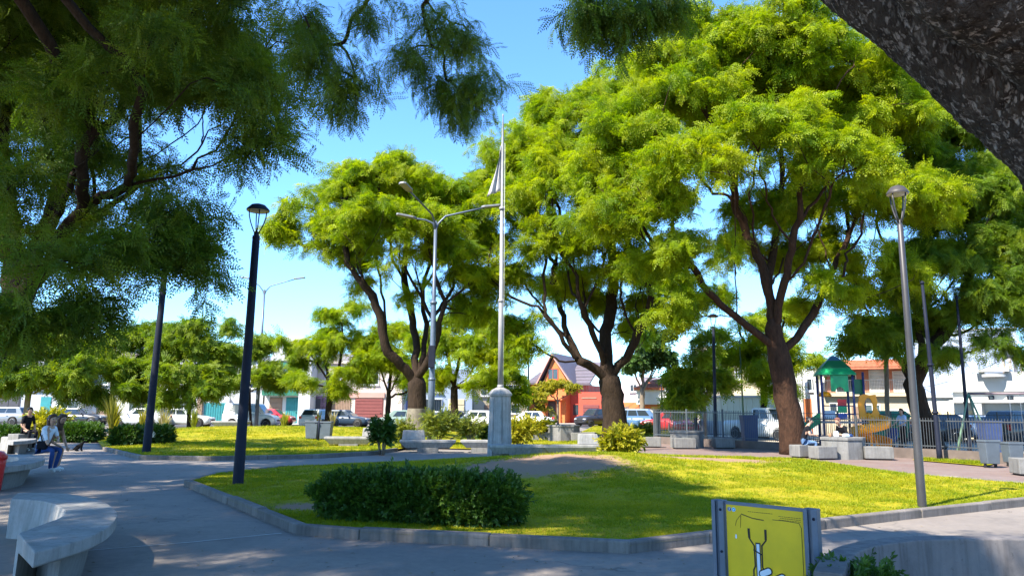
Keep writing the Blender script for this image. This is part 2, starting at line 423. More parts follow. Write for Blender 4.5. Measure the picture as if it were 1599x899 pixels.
# ------------------------------------------------------------------ foliage: small sprays of leaves set on points
def spray_mesh(name, m, n_leaf, leaf_len, pairs, lf_len, lf_w, twig_len, seed, droop=.5, pinnate=True):
    rg = random.Random(seed); V = []; F = []
    def leaflet(p, d, up, L, W):
        s = d.cross(up).normalized() * (W/2)
        mid = p + d * (L*.45) + up * (L*.06)
        i = len(V); tip = p + d * L - up * (L*.10)
        V.extend([p, mid - s, tip, mid + s]); F.append((i, i+1, i+2, i+3))
    for k in range(n_leaf):
        t = (k + .5) / n_leaf
        base = Vector((twig_len*t, 0, -droop*twig_len*t*t*.5))
        side = 1 if k % 2 else -1
        yaw = side * rg.uniform(.45, 1.15) * (1 - .4*t); pit = rg.uniform(-.75, .25) - droop*.35
        d = Vector((math.cos(yaw)*math.cos(pit), math.sin(yaw)*math.cos(pit), math.sin(pit)))
        up = Vector((rg.uniform(-.35, .35), rg.uniform(-.35, .35), 1)); up = (up - d*up.dot(d)).normalized()
        L = leaf_len * rg.uniform(.75, 1.2)
        if pinnate:
            sd = d.cross(up).normalized()
            for q in range(pairs):
                u = (q + .8) / (pairs + .5)
                pt = base + d*(L*u) - Vector((0, 0, 1))*(L*.28*u*u)
                for s in (-1, 1):
                    dd = (d*.55 + sd*s*.95 + Vector((0, 0, rg.uniform(-.35, .1)))).normalized()
                    u2 = (up + Vector((rg.uniform(-.4, .4), rg.uniform(-.4, .4), 0))).normalized()
                    leaflet(pt, dd, u2, lf_len*rg.uniform(.8, 1.15), lf_w)
            leaflet(base + d*L - Vector((0, 0, 1))*(L*.28), (d - Vector((0, 0, .4))).normalized(), up, lf_len, lf_w)
        else:
            leaflet(base, d, up, L, L*lf_w)
    me = bpy.data.meshes.new(name); me.from_pydata([tuple(v) for v in V], [], F); me.materials.append(m); me.update(); return me
_SRC = {}
def sprays(key, m, **kw):
    """three source meshes for one kind of foliage (kept out of the scene, only read by the scatter)"""
    out = []
    for i in range(3):
        out.append(bpy.data.objects.new('leaf_spray', spray_mesh('leaf_spray', m, seed=i*17 + len(_SRC), **kw)))
    _SRC[key] = out; return out
_GN = {}
def scatter_group(key, src):
    if key in _GN: return _GN[key]
    g = bpy.data.node_groups.new('scatter', 'GeometryNodeTree'); g.is_modifier = True
    g.interface.new_socket('Geometry', in_out='INPUT', socket_type='NodeSocketGeometry')
    g.interface.new_socket('Geometry', in_out='OUTPUT', socket_type='NodeSocketGeometry')
    n, l = g.nodes, g.links
    gi = n.new('NodeGroupInput'); go = n.new('NodeGroupOutput')
    jn = n.new('GeometryNodeJoinGeometry')
    for s in src[::-1]:
        oi = n.new('GeometryNodeObjectInfo'); oi.inputs['Object'].default_value = s; oi.inputs['As Instance'].default_value = True
        l.new(oi.outputs['Geometry'], jn.inputs[0])
    ip = n.new('GeometryNodeInstanceOnPoints'); ip.inputs['Pick Instance'].default_value = True
    def attr(nm, ty):
        a = n.new('GeometryNodeInputNamedAttribute'); a.data_type = ty; a.inputs['Name'].default_value = nm; return a.outputs['Attribute']
    er = n.new('FunctionNodeEulerToRotation'); l.new(attr('rot', 'FLOAT_VECTOR'), er.inputs[0])
    l.new(gi.outputs[0], ip.inputs['Points']); l.new(jn.outputs[0], ip.inputs['Instance'])
    l.new(attr('idx', 'INT'), ip.inputs['Instance Index']); l.new(er.outputs[0], ip.inputs['Rotation'])
    l.new(attr('scl', 'FLOAT'), ip.inputs['Scale']); l.new(ip.outputs[0], go.inputs[0])
    _GN[key] = g; return g
NS = [0]
def scatter(name, key, pos, rot, scl, parent=None, loc=(0, 0, 0), kind='stuff'):
    pos = np.asarray(pos, np.float32) - np.asarray(loc, np.float32); n = len(pos); NS[0] += n
    me = bpy.data.meshes.new(name); me.vertices.add(n); me.vertices.foreach_set('co', pos.ravel())
    a = me.attributes.new('rot', 'FLOAT_VECTOR', 'POINT'); a.data.foreach_set('vector', np.asarray(rot, np.float32).ravel())
    a = me.attributes.new('scl', 'FLOAT', 'POINT'); a.data.foreach_set('value', np.asarray(scl, np.float32))
    a = me.attributes.new('idx', 'INT', 'POINT'); a.data.foreach_set('value', np.random.default_rng(n).integers(0, 3, n).astype(np.int32))
    me.materials.append(_SRC[key][0].data.materials[0])
    o = link(name, me, parent)
    md = o.modifiers.new('scatter', 'NODES'); md.node_group = scatter_group(key, _SRC[key])
    if kind: o['kind'] = kind
    return o

LEAF = dict(
    tipa=leaf_mat('leaf_bright', (.115,.205,.003), (.26,.36,.004), (.44,.45,.005), .58, .6),
    dark=leaf_mat('leaf_shade_tree', (.055,.12,.012), (.105,.18,.014), (.21,.26,.014), .5, .4),  # darker leaf tone: shade of the crown's underside put into the colour
    street=leaf_mat('leaf_street_tree', (.085,.165,.008), (.175,.26,.012), (.30,.33,.015), .5, .35),
    shady=leaf_mat('leaf_shaded_green', (.065,.135,.006), (.135,.225,.008), (.28,.33,.010), .5, .45),  # bright leaf darkened in colour to stand for shade on the right tree
    deep=leaf_mat('leaf_deep_green', (.030,.075,.018), (.055,.115,.022), (.08,.14,.02), .35, .2),
    gold=leaf_mat('leaf_golden', (.20,.22,.012), (.34,.31,.015), (.42,.36,.02), .45, .5),
    box=leaf_mat('leaf_box_hedge', (.022,.068,.006), (.048,.115,.009), (.09,.15,.012), .35, .25, .5),
    privet=leaf_mat('leaf_privet', (.09,.13,.015), (.17,.21,.025), (.30,.29,.03), .4, .5),
    grass=leaf_mat("grass_blade", (.105,.175,.004), (.235,.28,.005), (.42,.35,.012), .4, .85, .2),
)
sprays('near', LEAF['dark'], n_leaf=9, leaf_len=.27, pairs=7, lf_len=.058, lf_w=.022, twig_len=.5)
sprays('tipa', LEAF['tipa'], n_leaf=11, leaf_len=.30, pairs=4, lf_len=.10, lf_w=.043, twig_len=.55)
sprays('shady', LEAF['shady'], n_leaf=11, leaf_len=.30, pairs=5, lf_len=.09, lf_w=.038, twig_len=.55)
sprays('street', LEAF['street'], n_leaf=10, leaf_len=.32, pairs=4, lf_len=.13, lf_w=.06, twig_len=.6)
sprays('deep', LEAF['deep'], n_leaf=12, leaf_len=.22, pairs=0, lf_len=0, lf_w=.5, twig_len=.55, pinnate=False)
sprays('gold', LEAF['gold'], n_leaf=12, leaf_len=.16, pairs=0, lf_len=0, lf_w=.5, twig_len=.4, pinnate=False)
sprays('box', LEAF['box'], n_leaf=16, leaf_len=.042, pairs=0, lf_len=0, lf_w=.55, twig_len=.11, droop=-.2, pinnate=False)
sprays('box2', LEAF['box'], n_leaf=14, leaf_len=.08, pairs=0, lf_len=0, lf_w=.55, twig_len=.2, droop=-.2, pinnate=False)
sprays('privet', LEAF['privet'], n_leaf=13, leaf_len=.085, pairs=0, lf_len=0, lf_w=.42, twig_len=.28, droop=.1, pinnate=False)

BARK = dict(dark=bark_mat('bark_dark', (.015,.010,.007), (.045,.029,.019), 5, .9),
            red=bark_mat('bark_reddish', (.022,.012,.008), (.068,.034,.020), 5, .9),
            pale=bark_mat('bark_pale', (.13,.10,.075), (.26,.21,.16), 6, .6),
            near=bark_mat('bark_scaly', (.018,.013,.010), (.085,.064,.050), 9, 1.0, spots=(.42,.35,.30)))

def branch_mesh(nodes, par, rad, mat, min_r, sides):
    """tubes along the chains of a branching graph"""
    N = len(nodes); ch = [[] for _ in range(N)]
    for i in range(N):
        if par[i] >= 0 and rad[i] > 0: ch[par[i]].append(i)     # shoots that carry no leaves are left out
    mb = MB(); start = [(0, None)]
    while start:
        i, pre = start.pop(); chain = [] if pre is None else [pre]
        while True:
            chain.append(i)
            if not ch[i]: break
            c = sorted(ch[i], key=lambda k: -rad[k])
            for k in c[1:]: start.append((k, i))
            i = c[0]
        rr = [rad[k] for k in chain]
        if pre is not None: rr[0] = min(rr[0], rr[1]*1.15)
        if max(rr[1:] if len(rr) > 1 else rr) < min_r: continue
        if len(chain) < 2: continue
        sd = sides if max(rr) > .12 else (6 if max(rr) > .04 else 4)
        pts = [nodes[k] for k in chain]
        mb.tube(pts, [max(r, .004) for r in rr], sd, cap=True)
    return mb
def add_poly(nodes, par, pts, start, rng, sub=3, wob=.05):
    """append a smooth polyline of limb points to the graph, return last index"""
    prev = start; P0 = [Vector(nodes[start])] + [Vector(p) for p in pts]
    for a in range(len(P0) - 1):
        p0 = P0[max(a-1, 0)]; p1 = P0[a]; p2 = P0[a+1]; p3 = P0[min(a+2, len(P0)-1)]
        for s in range(1, sub+1):
            t = s / sub
            q = .5*((2*p1) + (p2-p0)*t + (2*p0-5*p1+4*p2-p3)*t*t + (3*p1-p0-3*p2+p3)*t**3)
            if s < sub: q = q + Vector(rng.normal(0, wob, 3))
            nodes.append(tuple(q)); par.append(prev); prev = len(nodes) - 1
    return prev
def tree(name, label, base, trunk, limbs, lobes, r_trunk, leaf='tipa', bark='dark', seed=1, cat='tree', group=None,
         dens=1.0, per=34, clump=.5, twig_min=.012, lscale=1.0, sides=12, flare=1.4, gap=.0, expo=.54, lime=None, gap_n=None, gap_s=.8, cav=(), alpha=.34, sub=0, sub_len=3.2, flat=.85, extra_w=None):
    """trunk: [(x,y,z)...] from the base; limbs: [(index into trunk from the end, [(x,y,z)...])]; lobes: [(centre, radius or (rx,ry,rz))]"""
    rng = np.random.default_rng(seed)
    root = thing(name, label, cat, base, 0, group)
    nodes = [tuple(base)]; par = [-1]
    last = add_poly(nodes, par, trunk, 0, rng, 4, r_trunk*.06)
    for at, pts in limbs:
        i = min(range(len(nodes)), key=lambda k: (Vector(nodes[k]) - Vector(at)).length)
        add_poly(nodes, par, pts, i, rng, 4, .05)
        if sub:     # slender branches forking off the limb, fanning up and outwards
            first = len(nodes) - 4*len(pts)
            for j in range(sub):
                k = first + int((.22 + .72*(j + rng.uniform(0, .9))/sub)*(4*len(pts)-1)); k = min(k, len(nodes)-2) if j == 0 else min(k, first + 4*len(pts) - 1)
                a = np.array(nodes[k]); d = a - np.array(nodes[par[k]]); d = d/(np.linalg.norm(d)+1e-9)
                o = rng.normal(size=3); o -= d*o.dot(d); o /= np.linalg.norm(o); L = sub_len*rng.uniform(.7, 1.25)
                dir1 = d*.75 + o*.75 + np.array([0, 0, .25]); dir2 = d*.55 + o*.5 + np.array([0, 0, .75])
                q1 = a + dir1/np.linalg.norm(dir1)*L*.45; q2 = q1 + dir2/np.linalg.norm(dir2)*L*.6
                n0 = len(nodes); add_poly(nodes, par, [tuple(q1), tuple(q2)], k, rng, 4, .05)
                for s2 in range(2):     # and fork once more
                    k2 = n0 + 3 + 2*s2; a2 = np.array(nodes[k2]); o2 = rng.normal(size=3); o2[2] = abs(o2[2])*.6 + .5; o2 /= np.linalg.norm(o2)
                    add_poly(nodes, par, [tuple(a2 + (dir2/np.linalg.norm(dir2)*.5 + o2*.7)*L*.3), tuple(a2 + (dir2/np.linalg.norm(dir2)*.5 + o2*.8)*L*.65)], k2, rng, 3, .04)
    n_fixed = len(nodes); nt = 1 + 4*len(trunk)
    cl = []
    n_gap = gap_n or len(lobes); cl_all = cl
    for c, r in lobes:
        r3 = np.array(r if isinstance(r, (tuple, list)) else (r, r, r*.85), float); c = np.array(c, float)
        k = max(6, int(dens * 3.6 * (r3[0]*r3[1]*r3[2])**(2/3) / clump**1.6 * .55))
        d = rng.normal(size=(k, 3)); d /= np.linalg.norm(d, axis=1)[:, None]
        d[:, 2] = np.where(d[:, 2] < -.35, -d[:, 2]*.6, d[:, 2])
        rr = rng.uniform(.12, 1.05, k)**.5
        cl.append(c + d*rr[:, None]*r3)
    cl = np.concatenate(cl[:n_gap]); keep = cl if not gap else cl[vn3(cl, gap_s, seed) > gap - .5]; cl = np.concatenate([keep] + cl_all[n_gap:])
    for cc, cr3, keepf in cav:      # open places inside the crown where the limbs show
        q = (((cl - np.array(cc))/np.array(cr3))**2).sum(1); cl = cl[(q > 1) | (rng.uniform(size=len(cl)) < keepf)]
    p0 = np.array(nodes[n_fixed-1]); tp = np.array(nodes[last])
    cl = cl[np.argsort(np.linalg.norm(cl - tp, axis=1))]
    NA = np.zeros((len(nodes) + len(cl)*5 + 10, 3)); NA[:len(nodes)] = nodes
    plen = np.zeros(len(NA)); cnt = len(nodes)
    for i in range(1, cnt): plen[i] = plen[par[i]] + np.linalg.norm(NA[i] - NA[par[i]])
    tips = []
    nmin = max(2, int(nt*.6))
    for c in cl:
        dv = c - NA[nmin:cnt]; ds = np.linalg.norm(dv, axis=1)
        cost = ds + alpha*plen[nmin:cnt] + .9*np.maximum(0, -dv[:, 2]) * (ds > .8)
        i = int(np.argmin(cost)) + nmin
        a = NA[i]; pd = a - NA[par[i]] if par[i] >= 0 else np.array([0, 0, 1.]); pd = pd/(np.linalg.norm(pd)+1e-9)
        D = np.linalg.norm(c - a); mid = a + pd*D*.35 + np.array([0, 0, .10*D]); prev = i
        k = 4 if D > 1.2 else 2
        for s in range(1, k+1):
            t = s/k; q = (1-t)**2*a + 2*t*(1-t)*mid + t*t*c
            if s < k: q = q + rng.normal(0, .035*D/k, 3)
            NA[cnt] = q; par.append(prev); plen[cnt] = plen[prev] + np.linalg.norm(q - NA[prev]); prev = cnt; cnt += 1
        tips.append(prev)
    NA = NA[:cnt]; w = np.zeros(cnt)
    for t in tips: w[t] += 1
    live = np.zeros(cnt, bool)
    for t in tips: live[t] = True
    for i in range(cnt-1, 0, -1):
        if live[i]: live[par[i]] = True
    for i in range(cnt-1, 0, -1):
        if not live[i]: continue
        w[par[i]] += w[i]
    rad = r_trunk * (w / w[0])**expo
    hgt0 = NA[:, 2] - base[2]
    rad = np.minimum(np.maximum(rad, min(.016, r_trunk*.035)), r_trunk)
    tmask = np.zeros(cnt, bool); tmask[:nt] = True
    fl = 1 + (flare-1)*np.exp(-np.maximum(hgt0, 0)/(r_trunk*1.6)); rad = np.where(tmask, rad*fl, rad); rad[~live] = 0
    mb = branch_mesh([tuple(p) for p in (NA - np.array(base))], par, rad, None, twig_min, sides)
    mats = [BARK[bark]]
    tr = mb.build('trunk', mats, root)
    if lime:   # limewashed foot of the trunk
        me = tr.data; me.materials.append(lime[1])
        for p in me.polygons:
            if p.center.z < lime[0]: p.material_index = 1
    pos = []; rot = []; scl = []
    crown_c = cl.mean(0)
    for c in cl:
        k = int(per*rng.uniform(.55, 1.4)); cr = clump*rng.uniform(.8, 1.7)
        d = rng.normal(size=(k, 3)); d /= np.linalg.norm(d, axis=1)[:, None]; d[:, 2] = np.where(rng.uniform(size=k) < .6, np.abs(d[:, 2]), d[:, 2])
        q = c + d*(rng.uniform(.25, 1, k)**.5)[:, None]*np.array([cr, cr, cr*flat])
        out = d[:, :2]*.9 + (c - crown_c)[None, :2]/(np.linalg.norm(c[:2] - crown_c[:2]) + .1)*.5
        yaw = np.arctan2(out[:, 1], out[:, 0]) + rng.normal(0, 1.0, k)
        pit = rng.uniform(-.65, 1.2, k); rl = rng.normal(0, .9, k)
        pos.append(q - np.stack([np.cos(yaw), np.sin(yaw), -np.sin(pit)], 1)*.2*lscale); rot.append(np.stack([rl, pit, yaw], 1)); scl.append(rng.uniform(.7, 1.25, k)*lscale)
    pos = np.concatenate(pos); rot = np.concatenate(rot); scl = np.concatenate(scl)
    scatter('crown', leaf, pos, rot, scl, root, base)
    return root
def vn3(p, s, seed): return np.array([noise.noise(Vector((x*s + seed*7.1, y*s, z*s))) for x, y, z in p])

def lobes_px(spec, ry=1.0):
    out = []
    for s in spec:
        px, py, d, rp = s[:4]; r = rp * m_px(d)
        out.append((tuple(P(px, py, d)), (r, r*(s[4] if len(s) > 4 else ry), r*.85)))
    return out
def pts_px(spec): return [tuple(P(*s)) for s in spec]

# ------------------------------------------------------------------ the large trees
lime = paint('limewash', (.17,.145,.11), .9, .35, 4, dirt=.6)
# big tree by the stone table
b = ground_at(1238, 28.5)
tree('plaza_tree', 'tall tree with thick reddish trunk beside the stone table and playground tower', b,
     pts_px([(1232,640,28.5),(1217,560,28.5),(1208,505,28.5)]),
     [(P(1215,545,28.5), pts_px([(1150,495,28.3),(1105,455,28),(1072,405,27.5),(1030,360,27)])),
      (P(1208,505,28.5), pts_px([(1195,440,28.6),(1178,385,28.9),(1150,330,29),(1120,270,29.2)])),
      (P(1210,515,28.5), pts_px([(1225,440,28),(1237,390,27.5),(1250,320,27),(1262,250,26.6)])),
      (P(1218,560,28.5), pts_px([(1270,490,28.8),(1290,440,29.5),(1325,370,30),(1350,300,30.4)])),
      (P(1206,500,28.5), pts_px([(1200,430,30),(1215,350,31.5),(1220,260,32.5)]))],
     lobes_px([(1180,110,28.5,125),(1060,165,28,105),(985,225,27.5,80),(1000,330,27,85),(1085,270,26,90),(1290,120,28.5,115),(1390,200,29,105),
               (1200,215,26,95),(1310,260,26,85),(1400,330,29,85),(1370,430,29.5,60),(1090,395,26.5,60),(1020,420,27,50),(1150,180,32,140),(1300,200,32.5,120),
               (1265,330,32,70),(950,290,28,55),(1310,450,28,40),(1230,60,28,90),(1110,70,28.5,80),(1040,110,28,60),(1400,110,29,80),(930,350,27.5,45),(1060,465,27,34),(1135,400,31,50),(1230,410,32,52),(1285,395,31.5,48),(1190,345,32,60),(1330,470,31,34),(1160,460,31,26),(1100,480,30,24),(1260,480,31,24),(1050,500,28,20)]),
     .43, 'tipa', 'red', 11, dens=1.75, per=18, clump=.46, lscale=.95, flare=1.35, expo=.60, sub=5, gap=.36, gap_s=1.15, cav=[(tuple(P(1190,385,27)), (100*m_px(27), 4.5, 85*m_px(27)), 0.22),(tuple(P(1130,330,26)), (50*m_px(26), 2.5, 45*m_px(26)), 0.4)])
# tree in the middle
b = ground_at(962, 39)
tree('plaza_tree', 'large tree with dark forked trunk behind the yellow bush, in front of the red house', b,
     pts_px([(958,640,39),(953,600,39),(948,575,39)]),
     [(P(950,590,39), pts_px([(905,563,38.5),(880,535,38),(850,490,37.6),(825,450,37.2)])),
      (P(905,563,38.5), pts_px([(885,520,39),(872,470,39.4),(850,420,39.8)])),
      (P(948,575,39), pts_px([(945,530,39.5),(955,480,40),(960,420,40.4),(950,350,41)])),
      (P(952,590,39), pts_px([(985,545,38.6),(1005,500,38.2),(1022,450,37.8)])),
      (P(948,575,39), pts_px([(925,520,38),(905,470,37),(895,400,36.4)]))],
     lobes_px([(905,190,39,75),(960,160,39.5,70),(845,245,39,70),(785,255,39.5,48),(890,290,36.5,80),(965,265,36.5,75),(800,335,38,65),(760,390,39,45),
               (865,385,36.5,60),(945,380,36,70),(790,440,39,42),(985,430,37,52),(1030,430,39,42),(1015,330,38,70),(880,250,43,90),(970,330,43,80),
               (825,500,38,28),(770,300,40,40),(1040,490,38.5,25),(905,445,39.5,40),(770,480,38.5,34),(745,440,39,34),(815,545,38,22),(1000,190,39.5,60),(870,455,42,46),(930,485,42,36),(1000,485,41,38),(1040,440,40,42),(800,520,39.5,24),(980,520,42,24),(860,520,42,22),(740,280,40,26),(850,180,40,45)]),
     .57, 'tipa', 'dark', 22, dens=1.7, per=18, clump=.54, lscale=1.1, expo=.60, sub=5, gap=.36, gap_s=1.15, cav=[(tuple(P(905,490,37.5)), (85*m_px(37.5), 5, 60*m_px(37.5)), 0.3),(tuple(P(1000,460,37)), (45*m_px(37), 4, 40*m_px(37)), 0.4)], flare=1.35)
# tree left of the flagpole
b = ground_at(651, 38)
tree('plaza_tree', 'spreading yellow-green tree with limewashed trunk foot beside the tall twin lamp', b,
     pts_px([(650,660,38),(651,615,38),(650,585,38)]),
     [(P(651,600,38), pts_px([(625,570,37.6),(602,540,37.2),(593,490,37),(565,440,36.6),(535,405,36.2),(490,380,36)])),
      (P(600,535,37.2), pts_px([(600,470,37.8),(590,420,38.2),(570,360,38.6)])),
      (P(650,585,38), pts_px([(650,530,38.6),(640,470,39),(632,410,39.4),(640,350,39.8)])),
      (P(651,590,38), pts_px([(675,545,37.4),(690,490,37),(703,430,36.5)])),
      (P(650,585,38), pts_px([(665,520,38.8),(660,450,39.4),(690,380,40)]))],
     lobes_px([(525,310,38,42),(585,292,38,48),(645,290,38,48),(700,312,38.5,45),(470,350,37,36),(440,372,37,24),(525,365,36,45),(600,350,35.5,52),(670,360,35.5,52),
               (495,395,37,28),(560,405,37,42),(630,415,36,45),(700,400,37,48),(740,440,38,38),(725,355,38.5,40),(600,330,41,60),(680,350,41,60),(665,465,38,32),(575,455,38,26),(725,490,38,32),(550,280,38.5,34),(620,268,38.5,34),(455,330,37,24),(425,365,37,16)]),
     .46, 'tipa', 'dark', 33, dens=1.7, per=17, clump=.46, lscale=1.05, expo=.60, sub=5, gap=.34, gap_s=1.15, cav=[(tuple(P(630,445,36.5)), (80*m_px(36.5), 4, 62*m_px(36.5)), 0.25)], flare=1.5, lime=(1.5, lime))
# tree on the right, beyond the grey lamp
b = ground_at(1452, 33)
tree('plaza_tree', 'leaning tree inside the playground fence behind the grey lamp post', b,
     pts_px([(1440,650,33),(1425,600,33),(1405,560,33)]),
     [(P(1408,565,33), pts_px([(1375,520,32.5),(1350,480,32),(1330,430,31.6)])),
      (P(1415,580,33), pts_px([(1425,520,33.4),(1440,460,33.8),(1450,380,34)])),
      (P(1425,600,33), pts_px([(1445,560,32.4),(1480,510,32),(1540,460,31.6),(1580,420,31)]))],
     lobes_px([(1440,300,32,90),(1530,330,31,95),(1600,400,30,95),(1460,420,31,80),(1560,480,30,62),(1390,470,31.5,50),(1350,520,32,26),(1500,500,31.5,45),(1520,230,33,90),
               (1610,280,32,90),(1440,520,33,30),(1640,500,31,60),(1580,180,32,80),(1500,160,33,70),(1460,210,32.5,60),(1560,540,30,30),(1480,560,31,22),(1600,560,30.5,26),(1400,560,32,20)]),
     .40, 'shady', 'dark', 44, dens=1.7, per=20, clump=.46, lscale=.95, gap=.25, expo=.58, sub=4)
# big shade tree on the left
b = ground_at(-95, 14.5)
tree('shade_tree', 'huge dark shade tree overhanging the plaza, its trunk at the edge beside the curved benches', b,
     pts_px([(-80,680,14.5),(-50,600,14.4),(-10,535,14.2),(22,480,14)]),
     [(P(22,480,14), pts_px([(55,400,13.8),(95,330,13.4),(130,250,13),(170,170,12.6)])),
      (P(10,505,14), pts_px([(70,430,14.6),(150,340,15),(240,270,15.2),(330,215,15)])),
      (P(40,450,14), pts_px([(110,350,13.4),(200,290,13),(300,265,12.6),(390,240,12.4)])),
      (P(20,480,14), pts_px([(15,380,14.6),(5,250,15),(10,100,15.4),(20,-60,15.6)])),
      (P(30,460,14), pts_px([(90,300,15.4),(160,150,16),(260,20,16.4)])),
      (P(60,410,14), pts_px([(140,370,12.8),(230,360,12.2),(300,360,11.8)]))],
     lobes_px([(90,60,13.5,140),(250,60,13,130),(390,70,13,95),(430,150,12.5,68),(455,225,12.5,52),(350,165,12,85),(230,130,11.5,100),(90,190,12,90),
               (20,330,12.4,75),(60,440,11.5,85),(170,430,12,75),(250,400,12.4,60),(285,345,12.6,40),(290,455,12.8,42),(120,500,12.5,36),(305,400,12.8,26),(10,520,11.8,45),(385,245,12.6,26),
               (150,-80,14,170),(-60,150,14,170),(-80,-100,15,220),(180,-120,14.5,140),(100,100,17,180),(300,120,17,130),(-120,380,14,130),(150,260,14.5,70),(215,345,13,60),(140,370,13.4,55),(250,300,14,60),(60,270,14,70),(320,280,14.2,40),(-30,-330,15,240),(30,-300,15,170)]) + [((-8.5,8.5,9.2),(2.6,2.0,1.3)), ((-12.5,8.5,9.2),(2.8,2.2,1.3)), ((-6.0,10.5,10.6),(2.4,2.0,1.2)), ((-10.5,12,10.5),(3,2.4,1.5)), ((-15.5,13,9.5),(3,2.6,1.5)),  # world-space lobes, mostly out of view, added to shade lawn and path
              ((-15,18,10),(3,3,1.6)), ((-11,19,11),(3,2.6,1.5)), ((-17,9,9),(2.6,2.4,1.4)), ((-11,6.4,9),(2.4,1.7,1.1)), ((-7.8,6.6,9),(2.2,1.6,1.1)), ((-5.2,7.0,9),(1.8,1.5,1.0)), ((-18.5,13,10),(2.8,2.8,1.4)), ((-20.5,18,10.5),(3,3,1.4)), ((-18,23,11),(3,3,1.4)), ((-23,14,10.5),(3,3,1.4)), ((-24,24,11),(3,3,1.4)), ((-3.5,6.5,9.2),(1.7,1.5,.9)), ((-4.3,9.0,9.8),(1.7,1.4,.9)), ((-9.4,6.6,9.4),(2.4,1.7,1.0)), ((-6.4,6.8,9.4),(2.2,1.6,1.0)), ((-4.2,6.8,9.6),(1.7,1.5,.9)), ((-5.6,8.8,9.9),(2.0,1.4,1.0))],
     .36, 'near', 'dark', 55, dens=1.5, per=18, clump=.40, sub=5, sub_len=2.6, gap=.29, gap_n=33, gap_s=1.3, cav=[(tuple(P(215,265,12.5)), (115*m_px(12.5), 2.5, 52*m_px(12.5)), 0.5),(tuple(P(55,170,12.5)), (60*m_px(12.5), 2, 75*m_px(12.5)), 0.55)], twig_min=.008, lscale=1.05, expo=.56)
